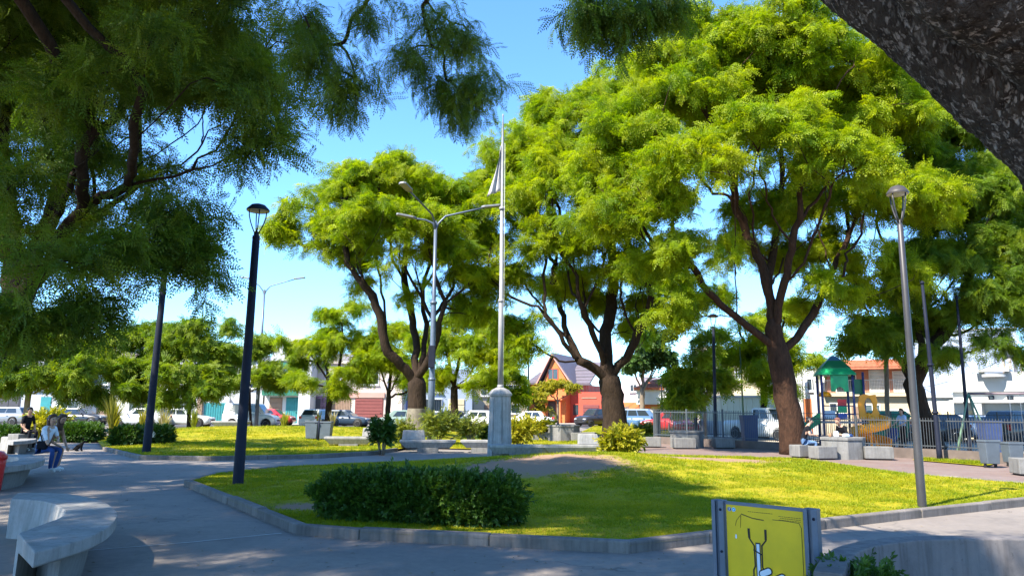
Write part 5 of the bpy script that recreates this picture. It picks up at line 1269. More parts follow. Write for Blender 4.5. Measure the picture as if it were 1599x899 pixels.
car('silver hatchback seen from behind at the twin litter bins', at(500,60), R_(78), 'hatch', 'silver')
car('dark blue sedan parked in front of the maroon garage', at(537,63.5), R_(-6), 'sedan', 'dblue')
car('greenish-silver car behind the upright dark shrub', at(622,56), R_(190), 'hatch', 'green')
car('dark car glimpsed behind the limewashed trunk and the twin lamp', at(700,64), R_(180), 'sedan', 'dark')
car('white car glimpsed left of the flagpole pedestal', at(745,60), R_(150), 'hatch', 'white')
car('white sedan parked in front of the red house, behind the golden hedge bush', at(825,66), R_(172), 'sedan', 'white')
car('dark sport utility car in the red house driveway', at(931,74), R_(215), 'suv', 'dark')
car('blue sport utility car parked right of the dark forked tree', at(1005,60), R_(-20), 'suv', 'blue')
car('red car behind the fence corner, nearer the blue one', at(1042,57), R_(165), 'hatch', 'red')
car('second red car, seen end-on through the dark fence', at(1066,54), R_(265), 'hatch', 'red')
car('white pickup parked behind the fence, left of the reddish trunk', at(1196,43), R_(-62), 'pickup', 'white', cat='pickup', name='parked_pickup')
car('white car seen through the fence below the white house', at(1500,44), R_(168), 'hatch', 'white')
car('dark car with red tail light at the right edge, behind the swing', at(1598,40), R_(20), 'suv', 'dark')
car('dark car seen through the grey fence beside the dark post', at(1447,43), R_(172), 'hatch', 'dark')
def motorbike(label, loc, rz):
    root = thing('motorcycle', label, 'motorcycle', loc, rz, 'motorcycles in front of the shutter'); bk = M['black']
    for x in (-.65, .65):
        w = MB().lathe([(.24,-.05),(.31,-.04),(.31,.04),(.24,.05)], 18).build('wheel', bk, root, (x,0,.31)); w.rotation_euler[0] = R_(90)
        MB().lathe([(.03,-.03),(.24,-.02),(.24,.02),(.03,.03)], 14).build('rim', M['rim'], w)
    MB().loft([[(-.5,-.1,.72),(-.5,.1,.72),(-.5,.06,.82),(-.5,-.06,.82)],[(0,-.13,.70),(0,.13,.70),(0,.10,.86),(0,-.10,.86)],[(.35,-.1,.72),(.35,.1,.72),(.35,.05,.98),(.35,-.05,.98)]],0,True).build('tank_and_seat', M['pole_dark'], root)
    MB().cbox((.02,0,.48),(.45,.26,.32)).build('engine', M['rim'], root, bevel=.04)
    MB().tube([(.65,0,.31),(.45,0,1.0)], .03, 8).build('fork', M['galv'], root); MB().tube([(.42,-.36,1.08),(.45,0,1.0),(.42,.36,1.08)], .016, 6).build('handlebar', M['galv'], root)
    return root
motorbike('motorcycle in front of the brown slatted shutter', at(528,67), R_(25)); motorbike('motorcycle beside the maroon garage door', at(548,67.5), R_(40))
# ------------------------------------------------------------------ houses round the square
class House:
    def __init__(s, label, pl, dl, pr, dr, name='house', cat='house'):
        s.A, s.B = ground_at(pl, dl), ground_at(pr, dr); s.pl, s.pr, s.d = pl, pr, (dl+dr)/2; d = s.B - s.A; s.W = d.length
        s.root = thing(name, label, cat, s.A, math.atan2(d.y, d.x)); s.dl, s.dr = dl, dr; s.k = 0
    def x(s, px):
        r = ray(px, 645); d = s.B - s.A     # where the sight line of this column meets the facade
        den = r.x*d.y - r.y*d.x; t = (s.A.y*r.x - s.A.x*r.y)/(-den); return t*s.W
    def z(s, py, px=None):
        t = .5 if px is None else (px - s.pl)/(s.pr - s.pl); return P(s.pl if px is None else px, py, s.dl + (s.dr - s.dl)*t).z
    def box(s, name, m, x0, x1, z0, z1, y0=-.1, y1=0.0, parent=None, bevel=0):
        return MB().box(x0, x1, y0, y1, z0, z1).build(name, m, parent or s.root, bevel=bevel)
    def wall(s, m, p0, p1, top, y0=0, depth=8, name='wall', z0=-.1):
        return s.box(name, m, s.x(p0), s.x(p1), z0, s.z(top), y0, y0+depth)
    def win(s, p0, p1, py0, py1, m_frame=None, m_glass=None, y=0.0, mull=1, blinds=None, name='window', sill=True, bars=0):
        x0, x1, z0, z1 = s.x(p0), s.x(p1), s.z(py1), s.z(py0); mf = m_frame or M['white']; t = .07
        mb = MB(); mb.box(x0,x1,y-.07,y+.02,z0,z0+t); mb.box(x0,x1,y-.07,y+.02,z1-t,z1); mb.box(x0,x0+t,y-.068,y+.02,z0+t,z1-t); mb.box(x1-t,x1,y-.068,y+.02,z0+t,z1-t)
        for k in range(mull): xm = x0 + (x1-x0)*(k+1)/(mull+1); mb.box(xm-.025,xm+.025,y-.06,y+.02,z0+t,z1-t)
        w = mb.build(name, mf, s.root)
        if blinds:
            n = max(3, int((z1-z0-2*t)/.09)); mb = MB(); mb.box(0, x1-x0-2*t, -.015, .015, 0, .062); me = mb.mesh('slat', blinds)
            for k in range(n): link('slat', me, w, (x0+t, y-.03, z0+t+(z1-z0-2*t)*k/n+.01))
        MB().box(x0+t,x1-t,y-.012,y-.004,z0+t,z1-t).build('pane', m_glass or M['winglass'], w)
        if sill: MB().box(x0-.08,x1+.08,y-.16,y-.002,z0-.09,z0-.002).build('sill', mf, w)
        for k in range(bars): xb = x0 + (x1-x0)*(k+.5)/bars; MB().box(xb-.012,xb+.012,y-.12,y-.096,z0,z1).build('bar', M['iron'], w)
        return w
    def door(s, p0, p1, py0, m, base=0.05, ribs=0, name='door', horiz=False, y=0.0):
        x0, x1, z1 = s.x(p0), s.x(p1), s.z(py0)
        d = MB().box(x0,x1,y-.05,y-.003,base,z1).build(name, m, s.root)
        for k in range(ribs):
            if horiz: zz = base + (z1-base)*(k+.5)/ribs; h = (z1-base)/ribs*.8; MB().box(x0+.05,x1-.05,y-.085,y-.051,zz-h/2,zz+h/2).build('panel', m, d, bevel=.01)
            else: xx = x0 + (x1-x0)*(k+.5)/ribs; h = (x1-x0)/ribs*.8; MB().box(xx-h/2,xx+h/2,y-.085,y-.051,base+.05,z1-.05).build('panel', m, d, bevel=.01)
        MB().box(x1-.25,x1-.17,y-.13,y-.086,base+1.0,base+1.12).build('handle', M['black'], d); return d
    def railing(s, p0, p1, py0, py1, m, y=-.9, n=18, sides=True, name='railing'):
        x0, x1, z0, z1 = s.x(p0), s.x(p1), s.z(py1), s.z(py0)
        r = MB().box(x0,x1,y-.02,y+.02,z1-.05,z1).build(name, m, s.root)
        mb = MB(); mb.box(-.012,.012,-.012,.012,z0,z1-.05); me = mb.mesh('baluster', m)
        for k in range(n): link('baluster', me, r, (x0 + (x1-x0)*(k+.5)/n, y, 0))
        return r
cr = lambda n, c, **k: paint('wall_'+n, c, k.pop('rough', .85), k.pop('var', .08), k.pop('scale', .7), dirt=k.pop('dirt', .18), **k)
W_white = cr('white', (.50,.50,.485)); W_cream = cr('cream', (.44,.37,.26)); W_beige = cr('beige', (.48,.40,.35)); W_grey = cr('grey', (.40,.41,.43)); W_green = paint('trim_green', (.02,.14,.085), .6)
W_red = cr('red', (.45,.075,.045)); W_orange = cr('orange', (.55,.17,.055)); W_blue = cr('paleblue', (.36,.42,.53)); W_pink = cr('pink', (.62,.48,.47)); W_dark = cr('dark', (.06,.06,.07))
D_maroon = paint('door_maroon', (.17,.045,.04), .6, .1); D_brown = paint('door_brown', (.23,.15,.10), .6, .12); D_teal = paint('gate_teal', (.03,.20,.21), .5); D_cream = paint('door_cream', (.66,.55,.34), .6)
T_red = paint('roof_tiles_red', (.42,.13,.07), .8, .25, 5, bmp=.4); T_dark = paint('roof_slate', (.13,.11,.13), .7, .15, 3, bmp=.3)
def tiled_roof(h, p0, p1, pe, pt, m, y0=-.5, y1=3.0, rows=7):
    """sloping roof with proud tile courses: eaves at image row pe, ridge at row pt"""
    x0, x1, z0, z1 = h.x(p0)-.3, h.x(p1)+.3, h.z(pe), h.z(pt)
    r = MB().prism([(y0,z0),(y1,z1),(y1,z1-.2),(y0,z0-.15)], x0, x1, fn=lambda a, b, c: (c, a, b)).build('roof', m, h.root)
    for k in range(rows):
        t = k/rows; ya, za = y0+(y1-y0)*t, z0+(z1-z0)*t; yb, zb = y0+(y1-y0)*(t+.9/rows), z0+(z1-z0)*(t+.9/rows)
        MB().prism([(ya-.03,za+.004),(ya-.03,za+.09),(yb,zb+.03),(yb,zb+.004)], x0+.01, x1-.01, fn=lambda a, b, c: (c, a, b)).build('tile_course', m, r)
    return r
# 1 far left shop
h = House('dim grey house with a dark shopfront at the far left, behind the pale-trunked tree', -90, 73, 132, 73)
h.wall(W_grey, -90, 131, 530); h.door(-20, 30, 610, W_dark, ribs=3); h.win(60, 85, 560, 590, mull=1); h.win(100, 122, 560, 590); h.win(0, 30, 560, 590); h.door(62, 78, 618, D_teal); h.win(88, 122, 622, 645, bars=8)
h.box('cornice', W_white, h.x(-90), h.x(131), h.z(605), h.z(600), -.35, -.002)
# 2 balcony house
h = House('two-storey house with a white parapet, brown slat rail and dark-railed balcony', 133, 74, 262, 74)
h.wall(W_white, 133, 261, 552); h.wall(W_white, 133, 188, 529, -.4, 7.9, 'parapet', h.z(560)); h.wall(W_blue, 190, 260, 512, 2.2, 5, 'upper_wall', h.z(553)-.0)
for k in range(22): pass
r = h.railing(139, 188, 520, 529, paint('rail_brown', (.16,.07,.05), .6), -.3, 26, name='slat_rail')
h.railing(186, 242, 536, 551, M['iron'], -.6, 30); h.box('balcony_slab', W_beige, h.x(172), h.x(244), h.z(560), h.z(552.2), -1.0, -.002)
h.win(200, 222, 527, 549, y=2.2, sill=False); h.win(140, 165, 575, 600); h.win(215, 240, 575, 600); h.door(150, 172, 625, D_brown, ribs=5, horiz=True); h.win(200, 240, 620, 645, bars=10)
h.box('post', M['white'], h.x(136)-.12, h.x(136)+.12, h.z(545), h.z(512), -.8, -.56)
# 3 low house with teal gate
h = House('low pale house with a rounded white gable and a teal gate beside the white van', 263, 74, 410, 75)
h.wall(W_white, 263, 409, 560); h.door(318, 352, 628, D_teal, ribs=9, name='gate'); h.box('pillar', D_brown, h.x(308), h.x(316), 0, h.z(620), -.3, -.002); h.box('pillar', W_white, h.x(353), h.x(358), 0, h.z(620), -.3, -.002)
h.win(270, 296, 570, 600); h.win(330, 352, 572, 600, mull=2); h.win(376, 400, 575, 605); h.win(272, 300, 622, 645, bars=8); h.door(372, 388, 620, D_brown, ribs=4, horiz=True)
xs, xe = h.x(335), h.x(408); n = 12
MB().prism([(xs,h.z(561))] + [(xs+(xe-xs)*(.5-.5*math.cos(math.pi*k/n)), h.z(561) + (h.z(540)-h.z(561))*math.sin(math.pi*k/n)) for k in range(n+1)], -.2, 4, fn=lambda a, b, c: (a, c, b)).build('rounded_gable', W_white, h.root)
h.box('chimney', W_grey, h.x(300), h.x(318), h.z(562), h.z(528), 2, 3)
# 4 green and white
h = House('tall white house with green bands, balcony doors and a stepped white gable', 412, 75, 489, 75)
h.wall(W_white, 412, 470, 562); h.wall(W_white, 470, 488, 562, -1.2, 9, 'blade_wall')
MB().prism([(h.x(420),h.z(563)),(h.x(488),h.z(563)),(h.x(486),h.z(535)),(h.x(466),h.z(525)),(h.x(440),h.z(525)),(h.x(424),h.z(545))], -.3, 5, fn=lambda a, b, c: (a, c, b)).build('gable', W_white, h.root)
h.box('band', W_green, h.x(412), h.x(469), h.z(574), h.z(566), -.25, -.002); h.box('band', W_green, h.x(412), h.x(468), h.z(617), h.z(609), -1.0, -.002)
h.win(424, 440, 576, 607, W_white); h.win(446, 464, 576, 604, W_green); h.railing(440, 468, 594, 608, M['iron'], -.9, 16); h.door(420, 440, 620, D_brown, ribs=5, horiz=True); h.door(446, 466, 620, D_teal, ribs=6, name='gate')
h.win(416, 422, 576, 606, W_green, mull=0)
# 5 beige garage building
h = House('wide pinkish-beige building with brown slat shutter and maroon garage door', 490, 76, 628, 75, 'building', 'building')
h.wall(W_beige, 490, 627, 566); h.box('lintel_band', cr('rosy', (.40,.23,.19)), h.x(514), h.x(600), h.z(620), h.z(612), -.15, -.002)
h.door(554, 598, 621, D_maroon, ribs=8, horiz=True, name='garage_door'); h.door(517, 547, 622, D_brown, ribs=12, name='shutter'); h.door(492, 500, 622, W_dark)
mb_art = h.box('mural', paint('mural', (.16,.10,.14), .8, .9, 2.0), h.x(470+21), h.x(513), .1, h.z(618), -.04, -.002)
h.win(505, 530, 580, 600); h.win(560, 590, 578, 600, mull=2); h.box('downpipe', M['galv'], h.x(604), h.x(606), .1, h.z(590), -.12, -.002); h.box('cornice', W_beige, h.x(490), h.x(627), h.z(567), h.z(563), -.3, 8)
h.wall(cr('greyroof', (.35,.33,.36)), 500, 590, 548, 3, 4, 'roof_room', h.z(567)); h.win(530, 560, 552, 562, y=3.0)
# 6 pale buildings behind the hanging tree
h = House('pale bluish house glimpsed behind the drooping tree and twin lamp', 628, 76, 738, 78)
h.wall(W_blue, 628, 737, 575); h.win(640, 655, 590, 610); h.win(670, 690, 590, 612); h.door(634, 646, 622, paint('door_blue', (.05,.08,.25), .5)); h.win(660, 690, 622, 642, bars=8); h.door(700, 725, 622, D_cream, ribs=4, horiz=True)
h = House('cream house glimpsed behind the flagpole pedestal', 740, 84, 824, 86)
h.wall(W_cream, 740, 823, 585); h.win(750, 770, 600, 618); h.win(790, 812, 600, 618); h.door(756, 768, 632, D_brown); h.win(785, 812, 630, 645)
# 7 the red house
h = House('red and orange brick house with a pointed gable, balcony and garage', 822, 90, 948, 86, 'house')
h.wall(W_orange, 826, 884, 596); h.wall(W_red, 912, 947, 612, -2.0, 8, 'garage_block'); h.wall(W_red, 884, 912, 600, 1.5, 7, 'middle_wall')
mb = MB(); x0, xm, x1 = h.x(850), h.x(866), h.x(884)
mb.prism([(x0,h.z(597)),(x1+.4,h.z(597)),(xm,h.z(558))], -.5, 6, fn=lambda a, b, c: (a, c, b)); mb.build('gable', W_orange, h.root)
for (xa, za, xb, zb) in ((x0-.6, h.z(600), xm, h.z(554)), (x1+1.0, h.z(600), xm, h.z(554))):
    d = Vector((xb-xa, zb-za)).normalized(); nx, nz = -d.y*.22, d.x*.22
    if nz < 0: nx, nz = -nx, -nz
    MB().prism([(xa,za),(xb,zb),(xb+nx*0,zb+.3),(xa+nx,za+nz)], -1.0, 6.5, fn=lambda a, b, c: (a, c, b)).build('roof_slope', T_dark, h.root)
    MB().prism([(xa,za-.02),(xb,zb-.02),(xb,zb+.14),(xa+nx*.5,za+nz*.5)], -1.12, -1.01, fn=lambda a, b, c: (a, c, b)).build('barge_board', cr('pinkboard', (.55,.28,.22)), h.root)
tiled_roof(h, 828, 851, 597, 577, T_dark, -.7, 4); tiled_roof(h, 884, 915, 598, 560, T_dark, .6, 6)
h.railing(914, 945, 601, 612, M['irongrey'], -1.9, 14); h.door(919, 944, 631, D_maroon, ribs=5, horiz=True, name='garage_door', y=-2.0); h.box('sign_strip', D_brown, h.x(917), h.x(940), h.z(622), h.z(620), -2.06, -2.003)
h.win(832, 846, 604, 620, W_orange); h.win(858, 874, 575, 592, W_red, y=-.5); h.door(856, 868, 626, W_dark); h.win(838, 850, 630, 645, W_red); h.box('column', W_orange, h.x(853), h.x(855.5), 0, h.z(624), -1.2, -.7); h.box('column', W_orange, h.x(878), h.x(880.5), 0, h.z(624), -1.2, -.7)
h.box('porch_roof', W_orange, h.x(850), h.x(884), h.z(624), h.z(617), -1.4, -.002); h.win(888, 908, 630, 648, W_red, y=1.5, bars=8)
# 8 lilac lean-to
h = House('lilac-pink house with a slanting parapet right of the dark forked tree', 946, 84, 1003, 78)
MB().prism([(0,-.1),(h.W,-.1),(h.W,h.z(590)),(h.W*.72,h.z(590)),(0,h.z(618))], 0, 7, fn=lambda a, b, c: (a, c, b)).build('wall', W_pink, h.root)
h.box('lower_wall', W_orange, h.x(948), h.x(1001), -.1, h.z(628), -.3, -.002); h.door(972, 986, 634, D_brown, y=-.3); h.win(952, 966, 633, 645, y=-.3); h.win(985, 996, 600, 612)
# 9 white upper wall with tiled roof
h = House('house with a white upper wall over an orange ground floor and red tiled roof', 1003, 68, 1054, 66)
h.wall(W_orange, 1003, 1016, 612); h.wall(W_cream, 1016, 1053, 612, .02); h.wall(W_white, 1001, 1048, 606, -.8, 5, 'upper_wall', h.z(631)); h.box('soffit_band', cr('band_red', (.33,.10,.06)), h.x(1003), h.x(1053), h.z(634), h.z(631.3), -.6, -.002)
tiled_roof(h, 1003, 1040, 606, 590, T_red, -1.0, 3); h.door(1026, 1038, 638, W_white, ribs=2); h.door(1040, 1050, 638, W_white); MB().prism([(h.x(1030),h.z(606)),(h.x(1056),h.z(606)),(h.x(1052),h.z(585))], 0, 4, fn=lambda a, b, c: (a, c, b)).build('green_gable', W_green, h.root)
# 10 taller grey and cream blocks
h = House('tall grey-beige block with a cornice behind the slim dark lamps', 1058, 64, 1132, 62, 'building', 'building')
h.wall(cr('taupe', (.42,.38,.34)), 1084, 1131, 548); h.box('cornice', W_beige, h.x(1082), h.x(1131), h.z(563), h.z(558), -.4, -.002); h.wall(W_grey, 1058, 1083.5, 610)
h.win(1094, 1104, 570, 588); h.win(1112, 1122, 570, 588); h.win(1094, 1104, 600, 615); h.door(1070, 1078, 636, W_dark); h.box('parapet', W_beige, h.x(1088), h.x(1131), h.z(548), h.z(541), .0, .3)
h = House('tall cream rendered building behind the cream panel wall', 1133, 60, 1216, 58, 'building', 'building')
h.wall(W_cream, 1133, 1190, 556); h.wall(W_white, 1190, 1215, 600, -.2); h.win(1150, 1160, 575, 592); h.win(1172, 1182, 575, 592); h.win(1196, 1208, 606, 618, y=-.2); h.box('cornice', W_cream, h.x(1133), h.x(1190), h.z(557), h.z(553), -.3, 8)
# 11 panel wall
h = House('long cream wall of upright corrugated panels behind the white pickup', 1090, 54, 1222, 50, 'panel_wall', 'wall')
h.box('footing', W_grey, h.x(1090), h.x(1222), -.1, .9, .0, .3)
n = 26; x0, x1 = h.x(1092), h.x(1222); zt = h.z(620, 1150)
mb = MB(); mb.box(0, (x1-x0)/n*.93, -.04, .04, .9, zt); me = mb.mesh('panel', paint('panel_cream', (.60,.55,.42), .7, .1, 1.5, dirt=.35))
for k in range(n): link('panel', me, h.root, (x0+(x1-x0)*k/n, .15 + (.03 if k % 2 else 0), 0))
h.box('cap_rail', W_grey, x0, x1, zt, zt+.12, .02, .3)
# 12 between trunk and tower
h = House('white house with slender columns behind the playground tower', 1216, 56, 1292, 54)
h.wall(W_white, 1216, 1291, 575); h.win(1262, 1280, 590, 610); h.door(1252, 1268, 622, W_orange, ribs=3); h.win(1225, 1245, 590, 610); h.win(1226, 1244, 622, 640)
for px in (1258, 1283): h.box('column', W_white, h.x(px)-.15, h.x(px)+.15, 0, h.z(575), -1.2, -.9)
# 13 balcony with blinds
h = House('cream house with a red tiled roof, slatted blinds and a railed balcony behind the slide', 1288, 52, 1440, 49)
h.wall(W_cream, 1288, 1439, 612); h.wall(cr('terracotta', (.42,.17,.10)), 1290, 1439, 568, 1.2, 6, 'upper_wall', h.z(612)); tiled_roof(h, 1288, 1440, 572, 556, T_red, .0, 4, 9)
bl = paint('blind_white', (.62,.60,.58), .6); 
h.win(1358, 1390, 575, 612, W_white, y=1.2, blinds=bl, mull=0, sill=False); h.win(1396, 1432, 578, 612, W_white, y=1.2, blinds=bl, mull=1, sill=False); h.win(1304, 1338, 578, 612, W_white, y=1.2, mull=1, sill=False)
h.railing(1290, 1438, 592, 613, M['irongrey'], -.2, 60); h.box('balcony_slab', W_cream, h.x(1288), h.x(1439), h.z(618), h.z(613.2), -.4, -.002)
h.door(1388, 1420, 638, W_white, ribs=4, name='garage_door'); h.door(1330, 1345, 634, D_brown); h.win(1296, 1320, 628, 645, bars=8); h.win(1350, 1376, 630, 645)
# 14 blank party wall, bluish shade put into its colour
h = House('tall blank party wall above the white house, bluish shade painted on', 1436, 58, 1650, 54, 'blank_building', 'building')
h.wall(W_blue, 1437, 1600, 515); h.win(1446, 1452, 560, 572, mull=0); h.box('coping', W_white, h.x(1436), h.x(1601), h.z(515), h.z(512), -.1, 8)
# 15 white house at the right
h = House('white single-storey house with a rounded canopy, small vents and cream garage doors', 1438, 48.5, 1720, 42)
zz = lambda py, px: h.z(py, px)
h.box('wall', W_white, h.x(1440), h.x(1496), -.1, zz(620,1460), 0, 7); h.box('wall', W_white, h.x(1496), h.x(1720), -.1, zz(612,1540), -.8, 7)
h.box('parapet', W_white, h.x(1494), h.x(1720), zz(612,1540)+.002, zz(584,1540), -1.1, 6); h.box('eaves_band', W_white, h.x(1494), h.x(1720), zz(629,1540), zz(625,1540), -1.5, -.802)
h.box('coping', W_white, h.x(1438), h.x(1496), zz(621,1460)+.02, zz(617,1460), -.2, 7)
for a, b in ((1551,1560), (1580,1590)): h.win(a, b, 617, 623, M['pole_dark'], mull=0, y=-.8, sill=False, name='vent')
h.door(1546, 1574, 640, D_cream, ribs=6, horiz=True, name='garage_door', y=-.8); h.door(1576, 1610, 640, D_cream, ribs=6, horiz=True, name='garage_door', y=-.8); h.door(1445, 1470, 638, D_cream, ribs=6, horiz=True, name='garage_door'); h.door(1474, 1492, 638, D_cream, ribs=4, horiz=True, name='garage_door')
h.door(1512, 1524, 640, D_cream, y=-.8); h.box('pillar', W_white, h.x(1531), h.x(1543), 0, zz(629,1540), -1.45, -.802)
cxm = h.x(1565); n = 14; rr = h.x(1584) - cxm
mb = MB(); mb.prism([(cxm-rr,-1.1)] + [(cxm - rr*math.cos(math.pi*k/n), -1.102 - .95*math.sin(math.pi*k/n)) for k in range(n+1)] + [(cxm+rr,-1.1)], zz(590,1560), zz(586,1560)); mb.build('rounded_canopy', W_white, h.root)
h.box('canopy_slab', W_white, h.x(1538), h.x(1592), zz(582,1560), zz(578.5,1560), -1.6, -.6); 
for px in (1545, 1585): h.box('canopy_post', W_white, h.x(px)-.12, h.x(px)+.12, zz(584,1560)+.003, zz(582,1560), -1.1, -.8)
tk = thing('water_tank', 'black cylindrical water tank on a stand above the white house', 'water tank', P(1580, 560, 46)); 
MB().lathe([(.50,0),(.52,.1),(.52,.62),(.46,.70),(.20,.76)], 20).build('tank', paint('tank_black', (.03,.035,.045), .5), tk)
MB().lathe([(.20,.755),(.20,.82),(.0,.83)], 14).build('lid', M['black'], tk)
zb = zz(584,1560) - tk.location.z
for x, y in ((-.35,-.3),(.35,-.3),(.35,.3),(-.35,.3)): MB().box(x-.06,x+.06,y-.06,y+.06,zb,-.001).build('stand_leg', W_beige, tk)
# ------------------------------------------------------------------ overhead wires
for k, (a, b, sag) in enumerate((((900,588,80),(1090,560,70),.4), ((900,578,80),(1090,548,70),.4), ((990,580,72),(1062,606,66),.2), ((985,572,74),(1062,600,66),.3), ((1438,605,58),(1640,515,48),.6), ((1440,622,52),(1650,560,42),.4))):
    p, q = P(*a), P(*b); pts = []
    for i in range(9): t = i/8; c = p.lerp(q, t); c.z -= sag*4*t*(1-t); pts.append(c)
    mb = MB(); mb.tube([c - p for c in pts], .022, 5); o = mb.build('power_line', M['irongrey'] if k < 4 else M['iron'], None, p)
    tag(o, ['upper overhead wire crossing behind the dark forked tree','second overhead wire crossing behind the dark forked tree','wire slanting down to the white upper wall','steeper wire slanting down from the deep green tree','higher wire across the tall blank party wall','lower wire across the tall blank party wall'][k], 'wire', 'overhead wires')
# ------------------------------------------------------------------ people and the dog
def skin_mesh(name, nodes, edges, mats, pick, sub=2):
    """one continuous body: a skeleton of joints with radii grown by the Skin modifier; pick(bone, t) gives the material"""
    keys = list(nodes); idx = {k: i for i, k in enumerate(keys)}
    me = bpy.data.meshes.new(name); me.from_pydata([nodes[k][0] for k in keys], [(idx[a], idx[b]) for a, b in edges], [])
    o = bpy.data.objects.new(name, me); COL.objects.link(o)
    o.modifiers.new('skin', 'SKIN'); o.modifiers['skin'].use_smooth_shade = True
    sv = me.skin_vertices[0].data
    for k in keys:
        r = nodes[k][1]; sv[idx[k]].radius = r if isinstance(r, tuple) else (r, r)
        sv[idx[k]].use_root = (k == 'pelvis')
    s = o.modifiers.new('sub', 'SUBSURF'); s.levels = sub; s.render_levels = sub
    dg = bpy.context.evaluated_depsgraph_get(); dg.update()
    m2 = bpy.data.meshes.new_from_object(o.evaluated_get(dg)); m2.name = name
    bpy.data.objects.remove(o)
    m2.materials.clear()
    for mt in mats: m2.materials.append(mt)
    seg = [(a, b, np.array(nodes[a][0], float), np.array(nodes[b][0], float)) for a, b in edges]
    for p in m2.polygons:
        c = np.array(p.center); best = None
        for a, b, A, B in seg:
            d = B - A; t = float(np.clip(np.dot(c-A, d)/(np.dot(d, d)+1e-9), 0, 1)); q = np.linalg.norm(c - A - d*t)
            if best is None or q < best[0]: best = (q, a, b, t)
        p.material_index = pick(best[1], best[2], best[3]); p.use_smooth = True
    return m2
BONES = [('pelvis','spine'),('spine','chest'),('chest','neck'),('neck','jaw'),('jaw','brow'),('brow','crown')]
for s in 'LR':
    BONES += [('chest','sh'+s),('sh'+s,'up'+s),('up'+s,'el'+s),('el'+s,'wr'+s),('wr'+s,'palm'+s),('pelvis','hip'+s),('hip'+s,'kn'+s),('kn'+s,'an'+s),('an'+s,'toe'+s)]
RAD = dict(pelvis=.125, spine=.115, chest=.125, neck=.050, jaw=.070, brow=.088, crown=.062, sh=.068, up=.052, el=.040, wr=.028, palm=.034, hip=.092, kn=.060, an=.042, toe=.036)
def person(label, loc, rz, J, top, trousers, shoes, skin, hair, sleeve=.6, long_leg=1.0, hair_len=.0, bun=False, scale=1.0, curl=.5, group='people in the plaza'):
    root = thing('person', label, 'person', loc, rz, group); root.scale = (scale,)*3
    nodes = {k: (J[k], RAD[k] if k in RAD else RAD[k[:-1]]) for e in BONES for k in e}
    def pick(a, b, t):
        k = a.rstrip('LR') + '>' + b.rstrip('LR')
        if k in ('neck>jaw','jaw>brow','brow>crown','wr>palm','el>wr'): return 2 if not (k == 'el>wr' and sleeve > 1.5 + t) else 0
        if k == 'chest>neck': return 0 if t < .62 else 2
        if k == 'up>el': return 0 if t < sleeve else 2
        if k == 'kn>an': return 1 if t < long_leg*.95 else (3 if long_leg >= 1 else 2)
        if k == 'hip>kn': return 1 if t < long_leg*2 else 2
        if k == 'an>toe': return 3
        if k in ('pelvis>hip',): return 1
        if k == 'pelvis>spine': return 1 if t < .25 else 0
        return 0
    me = skin_mesh('body', nodes, BONES, [top, trousers, skin, shoes], pick)
    bm = bmesh.new(); bm.from_mesh(me)
    # five fingers on each hand, rooted in the palm
    mb = MB()
    for s in 'LR':
        w = Vector(J['wr'+s]); p = Vector(J['palm'+s]); f = (p - w).normalized(); side = f.cross(Vector((0, 0, 1)))
        side = side.normalized() if side.length > .1 else Vector((0, 1, 0)); nrm = side.cross(f).normalized()
        sg = 1 if s == 'L' else -1
        for k, (off, L) in enumerate(((-.027,.070),(-.009,.080),(.009,.075),(.026,.058))):
            b0 = p + side*off*sg; q1 = b0 + f*L*.5; q2 = q1 + (f*(1-curl) - nrm*curl).normalized()*L*.5
            mb.tube([b0, q1, q2], [.0095,.009,.007], 6)
        b0 = w.lerp(p, .55) - side*.026*sg; q1 = b0 + (f*.6 - side*.8*sg).normalized()*.035; mb.tube([b0, q1, q1 + f*.028], [.011,.010,.008], 6)
    fm = mb.mesh('fingers', skin)
    for p in fm.polygons: p.material_index = 2
    bm.from_mesh(fm); bm.to_mesh(me); bm.free(); bpy.data.meshes.remove(fm)
    body = link('body', me, root)
    # face and hair follow the head axis and the look direction
    jaw, brow, crown = Vector(J['jaw']), Vector(J['brow']), Vector(J['crown']); up = (crown - jaw).normalized(); look = Vector(J['look']); look = (look - up*look.dot(up)).normalized(); sd = up.cross(look)
    hc = jaw.lerp(crown, .52)
    def hp(f, s, u): return hc + look*f + sd*s + up*u
    mb = MB(); mb.tube([hp(.080,0,.015), hp(.108,0,-.03), hp(.085,0,-.04)], [.010,.014,.010], 6); mb.build('nose', skin, body)
    for s in (-1, 1):
        mb = MB(); mb.lathe([(.0,-.011),(.010,-.006),(.012,0),(.010,.006),(0,.011)], 8, tuple(hp(.078, s*.033, .012))); mb.build('eye', M['hair_k'], body)
        mb = MB(); mb.tube([hp(.0, s*.088, .025), hp(-.012, s*.096, .0), hp(.0, s*.088, -.03)], [.010,.014,.008], 6); mb.build('ear', skin, body)
    mb = MB(); mb.tube([hp(.078,-.024,-.065), hp(.090,0,-.063), hp(.078,.024,-.065)], [.004,.007,.004], 6); mb.build('mouth', paint('lips', (.30,.10,.09), .5), body)
    rings = []          # hair cap: back and top of the skull
    for k in range(9):
        th = k/8*1.0; ring = []
        for j in range(14):
            ph = 2*math.pi*j/14; cz = math.cos(th*1.95); rr = math.sin(th*1.95)*.102 + .004
            ff = math.cos(ph)*rr; front = max(0, math.cos(ph))
            u = .012 + cz*.106 + front*th*.095; ring.append(hp(ff*(1-.12*front) - .016, math.sin(ph)*rr*.93, u))
        rings.append(ring)
    mb = MB(); mb.loft(rings, 0, True)
